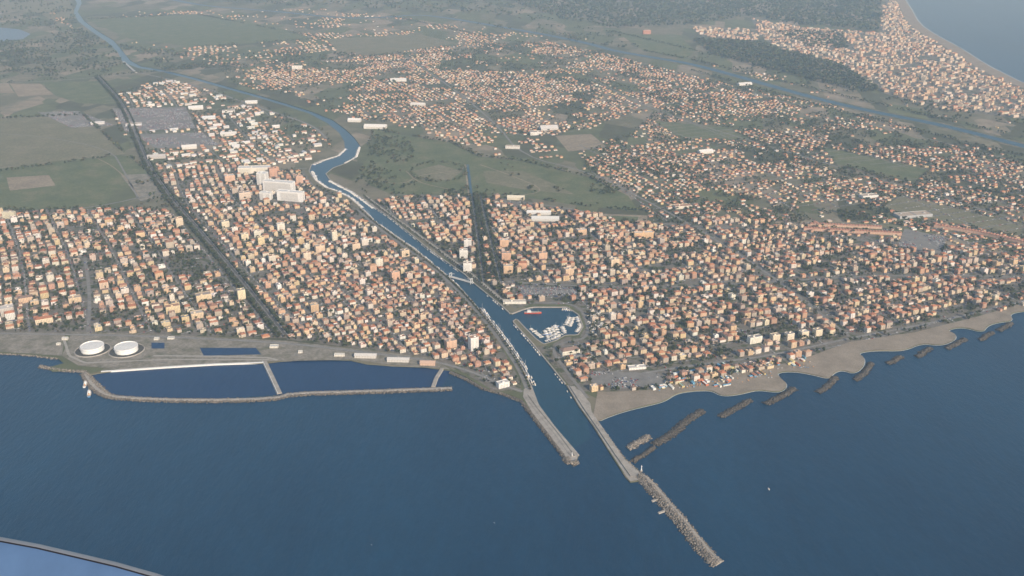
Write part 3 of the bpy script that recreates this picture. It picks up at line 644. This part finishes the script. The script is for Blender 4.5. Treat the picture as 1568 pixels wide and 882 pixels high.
wood([(230,320),(300,318),(240,268),(200,262)],500,.9,1.3,.5,'park_trees')
t=np.linspace(0,2*math.pi,80); px=672+42*np.cos(t); py=264+15*np.sin(t); q=np.array([P(a,b_) for a,b_ in zip(px,py)]); q+=rng.normal(0,5,q.shape); plant('park_trees',q[:,0],q[:,1],TR,.8,1.3)
# ------------------------------------------------------------------ rocks
def rockp(seed):
    r=np.random.default_rng(seed); v=np.array([(x,y,z) for z in(-1,1) for y in(-1,1) for x in(-1,1)],float)*.8+r.uniform(-.35,.35,(8,3)); v[4:,:2]*=.7
    f=np.array([(0,1,5,4),(1,3,7,5),(3,2,6,7),(2,0,4,6),(4,5,7,6),(0,2,3,1)]); return v,f,np.ones((6,3))
RK=[rockp(i) for i in range(8)]
def rocks(name,pl,width,top,n_per_m,smin=1.0,smax=2.2,off=0,dark=1.0):
    q=resample(offs(pl,off),1.0/ n_per_m); n=len(q); o=rng.uniform(-1,1,n)*width/2*rng.uniform(.7,1.15,n)
    d=np.gradient(q,axis=0); l=np.hypot(d[:,0],d[:,1])+1e-9; x=q[:,0]-d[:,1]/l*o; y=q[:,1]+d[:,0]/l*o
    x+=rng.normal(0,.8,n); y+=rng.normal(0,.8,n)
    z=np.maximum(0,(1-np.abs(o)/(width/2)))*top*1.15+rng.uniform(-.5,.5,n); s=rng.uniform(smin,smax,n)
    g=rng.uniform(.6,1.35,n)*dark; t=np.c_[.25*g,.22*g,.185*g]; wet=(z<.6); t[wet]*=.45
    bulk(name,RK,np.c_[x,y,z],np.c_[s,s*rng.uniform(.7,1.2,n),s*.8],rng.uniform(0,6.28,n),t,M_plain)
outer=resample(smooth(PP([(130,570),(140,588),(158,603),(185,609),(300,613),(425,610),(442,602),(560,599),(692,594)]),1),12).tolist()
strip('breakwater_causeway',outer,6,2.6,M_conc,-1,3); rocks('breakwater_rocks',outer,9,2.2,2.2,.9,1.9,-7,.7); rocks('breakwater_rocks',outer,5,1.6,1.0,.8,1.5,6,.7)
div=PP([(405,553),(414,572),(428,602)]); strip('basin_divider_wall',resample(smooth(div,1),8).tolist(),9,3.0,M_conc,-1,2); 
strip('basin_divider_kerb',resample(smooth(div,1),8).tolist(),1.2,3.6,M_mark,2.9,0,-4)
d2=PP([(677,564),(668,578),(663,592)]); strip('basin_divider_wall',resample(d2,8).tolist(),7,2.9,M_conc,-1,2)
topq=PP([(155,569),(255,562),(330,557.5),(405,555)]); strip('basin_quay_wall',resample(topq,10).tolist(),5,2.9,M_mark,-1,1)
rocks('shore_rocks',PP([(60,560),(90,566),(128,568),(150,590),(168,606)]),14,2.0,2.5)
rocks('shore_rocks',PP([(-300,525),(0,541),(50,544),(90,549)]),8,1.2,1.0)
rocks('shore_rocks',PP([(690,569),(715,580),(740,594),(770,602),(799,613),(817,636),(866,699),(871,709)]),9,2.4,3.0,.9,2.0,-2,.65)
jl=PP([(806,606),(822,628),(850,662),(878,700)]); strip('jetty',resample(jl,10).tolist(),8,3.2,M_conc,-1,1.5)
rocks('jetty_rocks',PP([(866,700),(874,709),(884,706)]),16,3,6,1.1,2.2)
strip('jetty_parapet',resample(jl,10).tolist(),1.2,4.6,M_conc,3,0,3.6)
jr=PP([(876,592),(897,625),(918,655),(945,695),(970,730)]); strip('jetty',resample(jr,10).tolist(),12,3.2,M_conc,-1,1)
strip('jetty_parapet',resample(jr,10).tolist(),1.4,4.8,M_conc,3,0,-5)
jo=resample(smooth(PP([(978,728),(992,738),(1012,762),(1040,795),(1068,830),(1092,858),(1100,863)]),1),8).tolist()
strip('jetty_outer',jo,9,4.2,M_conc,-1,5,3); rocks('jetty_rocks',jo,27,4.2,8,.9,2.0,0); 
rocks('jetty_rocks',PP([(908,640),(930,668),(955,702),(980,724)]),8,2,2.0,.9,1.8)
for px,py in ((1002,765),(1012,783)):
    a=P(px+8,py-2); b_=P(px-4,py+2); strip('jetty_mooring_spur',[a,b_],3.5,2.4,M_conc,-1,.5)
for pl,w in (([(962,686),(978,676),(995,667)],15),([(1002,680),(1035,660),(1055,640),(1076,628)],17),([(968,706),(985,696),(1002,684)],9),([(1103,638),(1125,625),(1148,612)],14),([(1172,618),(1195,607),(1216,594)],14),([(1252,600),(1266,592),(1280,577)],13),([(1310,581),(1322,572),(1335,555)],13),([(1360,556),(1380,545)],13),([(1404,546),(1425,532)],13),([(1450,533),(1478,518)],13),([(1500,520),(1520,508)],12),([(1528,506),(1550,494)],12),([(1590,500),(1620,485)],12)):
    p=resample(smooth(PP(pl),2),6); lt=pl[0][0]==962
    p=(p+rng.normal(0,1.2,p.shape)).tolist()
    strip('breakwater_core',p,w*.25,1.0,M_conc if lt else M_rock,-1,w*.35)
    rocks('breakwater_rocks',p,w*1.2,2.6,7,.9,2.0,0,1.1 if lt else .42)
for b_,s in ((Lbank[:22],1),(Rbank[22:57],1)):
    strip('quay_edge',resample(PP(b_),12).tolist(),3,2.66,M_conc,-1,0)
# ------------------------------------------------------------------ boats / cars
def hull(L,W,hh,cab=True,mast=False,col=(.78,.78,.76),deck=(.5,.42,.3)):
    v=[];f=[];c=[]
    st=[(-.5,.8),(-.2,1),(.15,.95),(.38,.55),(.5,.04)]
    for (t,w) in st:
        for (yy,zz) in ((-w*.5,1+.25*max(t,0)),(-w*.32,-.2),(w*.32,-.2),(w*.5,1+.25*max(t,0))): v.append((t*L,yy*W,zz*hh))
    for i in range(4):
        a=i*4; b_=a+4
        f+=[(a,b_,b_+1,a+1),(a+1,b_+1,b_+2,a+2),(a+2,b_+2,b_+3,a+3)]; c+=[col]*3
        f.append((a,a+3,b_+3,b_)); c.append(deck)
    f.append((0,1,2,3)); c.append(col)
    def bx(x0,x1,y0,y1,z0,z1,cc,ct):
        n=len(v); 
        for z in (z0,z1):
            for (x,y) in ((x0,y0),(x1,y0),(x1,y1),(x0,y1)): v.append((x,y,z))
        for i in range(4): f.append((n+i,n+(i+1)%4,n+4+(i+1)%4,n+4+i)); c.append(cc)
        f.append((n+4,n+5,n+6,n+7)); c.append(ct)
    if cab:
        bx(-.25*L,.12*L,-.3*W,.3*W,hh,hh*1.7,(.7,.7,.7),(.8,.8,.8)); bx(-.12*L,.05*L,-.25*W,.25*W,hh*1.7,hh*2.2,(.08,.1,.12),(.8,.8,.8))
    if mast:
        bx(.05*L,.05*L+.2,-.1,.1,hh,hh+L*1.1,(.7,.7,.7),(.7,.7,.7)); bx(-.35*L,.05*L,-.12,.12,hh*2,hh*2+.25,(.2,.25,.4),(.2,.25,.4))
    return np.array(v,float),np.array(f),np.array(c)
BO=[hull(10,3.2,1.3),hull(13,3.8,1.5),hull(11,3.4,1.2,True,True,(.8,.8,.8)),hull(18,5,2.2,True,False,(.2,.3,.5)),hull(7,2.4,.9,False)]
bx_=[];by_=[];br_=[]
def moor(pl,off,step,perp=False,p=.8):
    q=resample(offs(PP(pl),off),step)
    for i in range(len(q)-1):
        if random.random()<p:
            a=math.atan2(*(q[i+1]-q[i])[::-1])+(math.pi/2 if perp else 0)+random.uniform(-.05,.05)
            bx_.append(q[i][0]); by_.append(q[i][1]); br_.append(a)
moor([(812,588),(799,562),(776,528),(753,497),(731,470)],-5.5,6,False,.9); moor([(812,588),(799,562),(776,528),(753,497),(731,470)],-10,11,False,.75)
moor([(700,438),(661,403),(632,380),(600,358),(572,338),(552,318)],-5,11,False,.85)
moor([(575,318),(600,335),(625,355),(655,380),(690,405),(712,420)],-5,12,False,.7)
moor([(575,318),(600,335),(625,355),(655,380),(690,405),(712,420)],5,12,False,.7)
moor([(746,450),(766,466),(780,480)],-5,12,False,.6); moor([(787,494),(800,509),(815,525),(832,546)],-5,13,False,.6); moor([(787,494),(800,509),(815,525),(832,546),(850,568)],5,13,False,.5)
moor([(552,318),(535,303),(515,293),(497,287),(482,276),(475,262)],-7,4.5,True,.9); moor([(575,318),(560,307),(540,293),(520,283),(505,275)],7,4.5,True,.9)
moor([(477,252),(495,244),(515,238),(526,228)],-8,5,True,.9); moor([(553,225),(548,240),(530,250)],-7,5,True,.9)
dq=[]
for (x0,y0,x1,y1) in ((884,486,889,500),(889,500,882,509),(866,509,850,518),(850,518,835,523),(866,498,872,486),(830,517,812,503),(850,500,856,514),(840,503,846,517),(876,476,860,474),(845,500,851,514),(872,500,878,486),(834,506,840,518),(860,500,864,508)):
    a_=np.array(P(x0,y0,0)); b_=np.array(P(x1,y1,0)); L=np.hypot(*(b_-a_)); an=math.atan2(*(b_-a_)[::-1])
    for t_ in np.arange(2,L,4.6):
        if random.random()<.85: p_=a_+(b_-a_)*t_/L; dq.append((p_[0],p_[1],an+math.pi/2+random.uniform(-.05,.05)))
for a_,b_,c_ in dq: bx_.append(a_);by_.append(b_);br_.append(c_)
for pl in ([(850,498),(853,512)],[(868,484),(874,500)]): strip('floating_pontoon',[P(*pl[0],0),P(*pl[1],0)],2.2,.7,M_pave,.1,0)
moor([(850,568),(866,588),(886,622)],-5,14,False,.5)
n=len(bx_); keep=~on_land(np.array(bx_),np.array(by_)); bp=np.c_[bx_,by_,np.full(n,.25)][keep]; n=len(bp)
bulk('moored_boats',BO,bp,rng.uniform(.75,1.2,n),np.array(br_)[keep],rng.uniform(.85,1.1,(n,1))*np.ones((n,3)),M_gloss,rng.choice(5,n,p=[.32,.26,.2,.07,.15]))
qx,qy=sample([(897,482),(925,478),(932,512),(905,516)],110,(0,1),6); n=len(qx)
bulk('boatyard_boats',BO,np.c_[qx,qy,np.full(n,3.6)],rng.uniform(.7,1.1,n),rng.choice([.4,1.9],n),np.ones((n,3)),M_gloss,rng.choice([0,1,2,4],n))
def ship(name,px,py,ang,L,W,hh,hc,sup):
    T=Bld(); x,y=P(px,py,0); v,f,c=hull(L,W,hh,False,False,hc,(.45,.4,.35))
    R=cr(x,y,ang)
    for ff,cc in zip(f,c): T.quad(*[R(v[i][0],v[i][1],v[i][2]+.3) for i in ff],tuple(cc),2)
    z=hh+.3
    for (x0,x1,w,h_,cc) in sup: box(T,R,x0*L,x1*L,-w*W/2,w*W/2,z,z+h_,cc,0,(.7,.7,.7)); z+=h_
    m_=L*.008
    box(T,R,-.05*L,-.05*L+m_,-m_/2,m_/2,z,z+hh*2.2,(.6,.6,.6),2,(.6,.6,.6)); box(T,R,-.3*L,-.22*L,-.1*W,.1*W,hh+.3,hh*2.4+.3,(.6,.3,.1),2,(.1,.1,.1))
    box(T,R,.3*L,.3*L+m_,-m_/2,m_/2,hh+.3,hh*3,(.7,.6,.2),2,(.6,.6,.6))
    return T.make(name)
ship('red_cargo_ship',816,480,.0,44,9,3.8,(.5,.09,.05),[(-.35,-.1,.7,3,(.75,.75,.73)),(-.32,-.15,.6,2.6,(.75,.75,.73))])
ship('tug_boat',137,604,1.9,30,9,3.0,(.08,.20,.36),[(-.2,.2,.7,3.0,(.82,.82,.80)),(-.1,.14,.55,2.6,(.82,.82,.80))])
ship('supply_boat',131,590,1.75,24,8,2.8,(.75,.75,.74),[(-.1,.25,.7,3.0,(.82,.82,.80)),(0,.2,.5,2.4,(.82,.82,.80))])
ship('fishing_trawler',806,578,1.9,26,7,3,(.65,.66,.68),[(-.3,.0,.7,2.8,(.75,.75,.73))]); ship('fishing_trawler',743,481,2.25,24,7,3,(.1,.3,.5),[(-.3,.0,.7,2.8,(.75,.75,.73))])
ship('motor_boat',1177,749,1.7,6.5,2.4,.9,(.8,.8,.8),[(-.2,.15,.7,.8,(.8,.8,.8))])
strip('boat_wake',[P(756,800,0),P(758,801.5,0)],1.2,.35,M_foam); strip('boat_wake',[P(568,834,0),P(570,835,0)],1.2,.35,M_foam)
def carp():
    v=[];f=[];c=[]
    def fr(x0,x1,xt0,xt1,y,yt,z0,z1,cs,ct):
        n=len(v)
        for (a,b_,yy,z) in ((x0,x1,y,z0),(xt0,xt1,yt,z1)):
            v.extend([(a,-yy,z),(b_,-yy,z),(b_,yy,z),(a,yy,z)])
        for i in range(4): f.append((n+i,n+(i+1)%4,n+4+(i+1)%4,n+4+i)); c.append(cs)
        f.append((n+4,n+5,n+6,n+7)); c.append(ct)
    fr(-2.1,2.1,-2.1,2.0,.88,.85,.25,.85,(1,1,1),(1,1,1)); fr(-1.7,1.1,-1.3,.5,.82,.65,.85,1.45,(.12,.13,.15),(1,1,1))
    for sx in (-1.35,1.3): fr(sx-.33,sx+.33,sx-.3,sx+.3,.9,.9,0,.6,(.05,.05,.05),(.05,.05,.05))
    return np.array(v,float),np.array(f),np.array(c)
CC=np.array([(.7,.7,.7),(.75,.75,.74),(.4,.42,.44),(.08,.08,.09),(.1,.14,.3),(.4,.06,.05),(.25,.26,.28)])
CX=[];CY=[];CR=[]
for pp,ang in (([(172,166),(284,164),(300,196),(192,202)],A1),([(58,172),(120,170),(175,192),(110,196)],A1),([(1385,350),(1450,364),(1440,388),(1374,378)],A2),([(205,206),(310,203),(335,222),(240,228)],A1),([(905,568),(960,570),(1010,572),(1020,590),(940,596),(905,585)],A2),([(790,440),(880,440),(885,452),(800,455)],0)):
    pw=PP(pp); a=np.array(pw); c0=a.mean(0); R_=np.abs(a-c0).max()
    U,W_=np.meshgrid(np.arange(-R_,R_,2.7),np.arange(-R_,R_,9.)); U=U.ravel();W_=W_.ravel()
    x=c0[0]+U*math.cos(ang)-W_*math.sin(ang); y=c0[1]+U*math.sin(ang)+W_*math.cos(ang); k=inside(pw,x,y)&(rng.random(len(x))<.5)&(vn(x,y,60,2)>.4)&(get(x,y)!=2)
    CX+=list(x[k]);CY+=list(y[k]);CR+=[ang+math.pi/2]*int(k.sum())
for (x0,y0,x1,y1,w) in street_quads:
    if y0<3400:
        a=math.atan2(y1-y0,x1-x0)
        for k in range(3):
            if random.random()<.6:
                t_=random.random(); s_=random.choice([-1,1])*(w/2-1.1); CX.append(x0+(x1-x0)*t_-math.sin(a)*s_); CY.append(y0+(y1-y0)*t_+math.cos(a)*s_); CR.append(a)
n=len(CX); bulk('parked_cars',[carp()],np.c_[CX,CY,np.full(n,2.54)],1.05,CR,CC[rng.integers(0,7,n)],M_gloss); print('cars',n)
# ------------------------------------------------------------------ storage tanks
def revolve(name,cx,cy,prof,m,k=48,closed=True):
    V=[];Fs=[]
    for (r_,z) in prof:
        for i in range(k): V.append((cx+r_*math.cos(i*2*math.pi/k),cy+r_*math.sin(i*2*math.pi/k),z))
    for j in range(len(prof)-1):
        for i in range(k): Fs.append((j*k+i,j*k+(i+1)%k,(j+1)*k+(i+1)%k,(j+1)*k+i))
    me=bpy.data.meshes.new(name); me.from_pydata(V,[],Fs); me.materials.append(m); return link(bpy.data.objects.new(name,me))
M_tank=noise_mat('tank_white_paint',0.2,[(0.3,(.74,.74,.72)),(0.7,(.84,.84,.83))],None)
M_tanktop=noise_mat('tank_floating_roof',0.15,[(0.3,(.58,.58,.56)),(0.7,(.74,.74,.72))],None)
M_dark=noise_mat('bund_dark_gravel',0.1,[(0.3,(.05,.05,.045)),(0.7,(.10,.095,.08))],None)
M_steel=noise_mat('painted_steel',0.3,[(0.3,(.4,.4,.4)),(0.7,(.55,.55,.55))],None)
for (px,py) in ((142,536),(194,537)):
    x,y=P(px,py); 
    par=bpy.data.objects.new('storage_tank',None); link(par)
    R=26
    o=[revolve('shell',x,y,[(R,2.3),(R,14.5),(R+.5,14.5),(R+.5,14.9),(R-.5,14.9),(R-.5,13)],M_tank),
       revolve('roof',x,y,[(R-.5,13.0),(R-3,13.1),(R-3,13.5),(0.05,14.2)],M_tanktop),
       revolve('wind_girder',x,y,[(R+.02,11.6),(R+1,11.6),(R+1,11.8),(R+.02,11.8)],M_steel)]
    B=Bld(); T=cr(x,y,.9)
    for s in range(18): box(B,T,-R-1.6,-R-.6,-9+s,-8+s,2.3+s*.66,2.6+s*.66,(.5,.5,.5),2,(.5,.5,.5))
    o.append(B.make('stair'))
    o.append(revolve('bund_floor',x,y,[(R+13,2.8),(.05,2.82)],M_dark)); o.append(revolve('bund_wall',x,y,[(R+15,2.0),(R+13.5,4.2),(R+12.8,4.2),(R+12.0,2.6)],M_conc))
    for q in o: q.parent=par
for px,py,w,d,h in ((240,520,12,8,4),(262,519,16,8,4),(100,520,14,8,5),(420,532,20,10,5),(520,545,24,8,5),(460,540,10,8,4),(90,528,10,6,4)):
    B=Bld(); x,y=P(px,py); building(B,x,y,.02,w,d,h,'flat',(.66,.64,.58),(.5,.5,.48),False); B.make('utility_building')
strip('yard_access_road',resample(PP([(235,545),(330,546),(412,548),(425,552)]),15).tolist(),7,2.66,M_pave)
strip('yard_access_road',resample(PP([(98,520),(106,545),(130,556),(250,551),(412,551)]),15).tolist(),6,2.68,M_pave)
x,y=P(982,722); par=link(bpy.data.objects.new('jetty_beacon',None))
for q in (revolve('tower',x,y,[(1.0,3),(.6,13),(1.2,13.2),(1.2,13.6),(.05,13.6)],M_tank,16),revolve('lamp_room',x,y,[(.6,13.6),(.6,15.2),(.05,16)],M_steel,16),revolve('plinth',x,y,[(2.4,3),(2.4,5),(.05,5)],M_conc,16)): q.parent=par
x,y=P(876,699); par=link(bpy.data.objects.new('jetty_beacon',None))
for q in (revolve('tower',x,y,[(.9,3),(.6,10),(1.2,10.2),(.05,10.4)],M_tank,16),revolve('plinth',x,y,[(2,3),(2,4.4),(.05,4.4)],M_conc,16)): q.parent=par
a=np.array(P(690,425)); b_=np.array(P(722,434)); L=np.hypot(*(b_-a)); ang=math.atan2(*(b_-a)[::-1]); c_=(a+b_)/2
B=Bld(); T=cr(c_[0],c_[1],ang)
box(B,T,-L/2-6,L/2+6,-3.5,3.5,4.2,5.0,(.6,.6,.58),2,(.4,.4,.38))
for sy in (-3.5,3.3): box(B,T,-L/2-6,L/2+6,sy,sy+.2,5.0,6.1,(.75,.75,.73),2,(.75,.75,.73))
for sx in (-L/2,L/2):
    for sy in (-4.3,3.6): box(B,T,sx-.8,sx+.8,sy,sy+.7,0,15,(.78,.78,.76),2,(.7,.7,.7))
    box(B,T,sx-.8,sx+.8,-4.3,4.3,15.0,16,(.78,.78,.76),2,(.7,.7,.7))
    s_=-1 if sx>0 else 1
    box(B,T,min(sx,sx+s_*12),max(sx,sx+s_*12),-3.9,-3.4,13.8,14.6,(.78,.78,.76),2,(.7,.7,.7)); box(B,T,min(sx,sx+s_*12),max(sx,sx+s_*12),3.4,3.9,13.8,14.6,(.78,.78,.76),2,(.7,.7,.7))
B.make('drawbridge')
a=np.array(P(208,112)); b_=np.array(P(190,96)); B=Bld(); c_=(a+b_)/2; T=cr(c_[0],c_[1],math.atan2(*(b_-a)[::-1])); L=np.hypot(*(b_-a))
box(B,T,-L/2-20,L/2+20,-6,6,6,8,(.6,.58,.55),2,(.4,.4,.38)); 
for k in range(-2,3): box(B,T,k*L/5-1.5,k*L/5+1.5,-5,5,0,6,(.5,.48,.45),2)
B.make('road_bridge')
B=Bld(); cols=[(.75,.75,.72),(.6,.2,.1),(.15,.35,.5),(.6,.5,.25),(.3,.42,.38),(.7,.68,.6),(.45,.2,.12),(.75,.74,.7)]
x,y=sample([(985,585),(1080,562),(1180,548),(1240,545),(1225,562),(1180,568),(1110,592),(1050,594),(1000,598)],260,(0,1),14)
for i in range(len(x)):
    w,d=random.uniform(6,20),random.uniform(3,7)
    building(B,x[i],y[i],A2+random.choice([0,math.pi/2]),w,d,random.uniform(2.6,4),random.choice(['flat','gable']),random.choice(cols),random.choice(cols),False,2.4)
B.make('beach_huts')
for px,py in ((1048,583),(1110,560),(1085,575),(1120,570)):
    q=P(px,py); strip('swimming_pool',[(q[0]-9,q[1]-3),(q[0]+9,q[1]+3)],9,2.75,M_river,2.4)
def umb():
    v=[];f=[];c=[]; prism(v,f,c,(0,0,0),(0,0,2.2),.06,.06,(.6,.6,.6)); prism(v,f,c,(0,0,1.9),(0,0,2.6),1.3,.05,(1,1,1),6); return np.array(v),np.array(f),np.array(c)
x,y=sample([(1000,600),(1090,585),(1180,568),(1240,555),(1250,562),(1180,580),(1100,592),(1040,600)],500,(0,1),10); n=len(x)
bulk('beach_umbrellas',[umb()],np.c_[x,y,np.full(n,2.5)],1.2,np.zeros(n),np.array([(.6,.6,.6),(.1,.3,.55),(.65,.3,.1)])[rng.integers(0,3,n)],M_plain)
q=PP([(905,327),(992,330),(990,344),(900,342)]); poly('running_track',q,2.62,M_soil); q2=PP([(922,330),(978,332),(976,341),(918,340)]); poly('football_pitch',q2,2.66,M_grass); strip('pitch_marking',q2+[q2[0]],.6,2.68,M_mark)
x,y=P(884,545); revolve('piazza_paving',x,y,[(26,2.6),(.05,2.62)],M_pave)
# ------------------------------------------------------------------ aircraft wing in the near foreground
fw=Vector((0,cp,-sp)); up=Vector((0,sp,cp)); rt=Vector((1,0,0)); C=Vector((0,0,H))
def cam_pt(px,py,D): return C+fw*D+rt*((px-784)/F*D)+up*((441-py)/F*D)
st=[(-700,745,10.2),(-300,777,9.9),(-80,806,9.7),(0,822,9.6),(60,833,9.5),(120,847,9.4),(180,861,9.3),(240,878,9.2),(320,905,9.1),(450,960,9.0),(700,1080,8.8)]
prof=[(0.9,-.10),(0.35,-.09),(.08,-.05),(.01,-.015),(0,0),(.01,.02),(.035,.035),(.05,.042),(.062,.047),(.09,.056),(.15,.07),(.3,.085),(.6,.09),(1.2,.08),(2.6,.0)]
ch=(-up*.93-fw*.36).normalized(); th_=(-fw*.93+up*.36).normalized()
V=[];Fs=[];mi=[]
for (a,b_,D) in st:
    p0=cam_pt(a,b_,D)
    for (s_,t_) in prof: V.append(tuple(p0+ch*s_+th_*t_))
k=len(prof)
for i in range(len(st)-1):
    for j in range(k-1):
        Fs.append((i*k+j,i*k+j+1,(i+1)*k+j+1,(i+1)*k+j)); mi.append(0 if j in (4,5) else (1 if j in (2,3,6) else 2))
me=bpy.data.meshes.new('aircraft_wing'); me.from_pydata(V,[],Fs)
def pm(n_,c,r_,met):
    m,nt,b=mat(n_); nn=noise(nt,3.0,4); r=ramp(nt,nn.outputs['Fac'],[(0.3,tuple(v*.85 for v in c)),(0.7,c)]); nt.links.new(r.outputs[0],b.inputs['Base Color']); b.inputs['Roughness'].default_value=r_; b.inputs['Metallic'].default_value=met; return m
for m in (pm('leading_edge_metal',(.4,.4,.4),.4,.6),pm('sealant_dark',(.02,.02,.025),.6,0),pm('wing_paint',(.085,.15,.27),.4,0.0)): me.materials.append(m)
me.polygons.foreach_set('material_index',mi); me.polygons.foreach_set('use_smooth',[True]*len(Fs)); link(bpy.data.objects.new('aircraft_wing',me))
# ------------------------------------------------------------------ haze, light, camera
me=bpy.data.meshes.new('haze_air'); a_=60000
vv=[(-a_,-5000,-3),(a_,-5000,-3),(a_,85000,-3),(-a_,85000,-3),(-a_,-5000,1300),(a_,-5000,1300),(a_,85000,1300),(-a_,85000,1300)]
me.from_pydata(vv,[],[(3,2,1,0),(4,5,6,7),(0,1,5,4),(1,2,6,5),(2,3,7,6),(3,0,4,7)])
m=bpy.data.materials.new('haze_volume'); m.use_nodes=True; nt=m.node_tree; nt.nodes.clear()
o=nt.nodes.new('ShaderNodeOutputMaterial'); vs=nt.nodes.new('ShaderNodeVolumeScatter'); vs.inputs['Color'].default_value=(.50,.74,1,1); vs.inputs['Density'].default_value=6.2e-5; vs.inputs['Anisotropy'].default_value=0.0
nt.links.new(vs.outputs[0],o.inputs['Volume']); me.materials.append(m); link(bpy.data.objects.new('haze_air',me))
AZ=math.radians(148); EL=math.radians(29)
w=bpy.data.worlds.new('World'); sc.world=w; w.use_nodes=True; nt=w.node_tree
sk=nt.nodes.new('ShaderNodeTexSky'); sk.sky_type='NISHITA'; sk.sun_disc=False; sk.sun_elevation=EL; sk.sun_rotation=AZ; sk.air_density=1.0; sk.dust_density=1.0
bg=nt.nodes['Background']; bg.inputs['Strength'].default_value=0.15; nt.links.new(sk.outputs[0],bg.inputs['Color'])
ld=bpy.data.lights.new('sun','SUN'); ld.energy=5.0; ld.angle=math.radians(.5); ld.color=(1,.90,.76)
lo=link(bpy.data.objects.new('sun',ld)); d=Vector((math.sin(AZ)*math.cos(EL),math.cos(AZ)*math.cos(EL),math.sin(EL))); lo.rotation_euler=d.to_track_quat('Z','Y').to_euler(); lo.location=(0,0,3000)
cd=bpy.data.cameras.new('camera'); cd.sensor_width=36; cd.lens=F/1568*36; cd.clip_start=.5; cd.clip_end=200000
co=link(bpy.data.objects.new('camera',cd)); co.location=(0,0,H); co.rotation_euler=(math.pi/2-PITCH,0,0); sc.camera=co
sc.view_settings.view_transform='Standard'; sc.view_settings.look='None'; sc.view_settings.exposure=0
print('done')
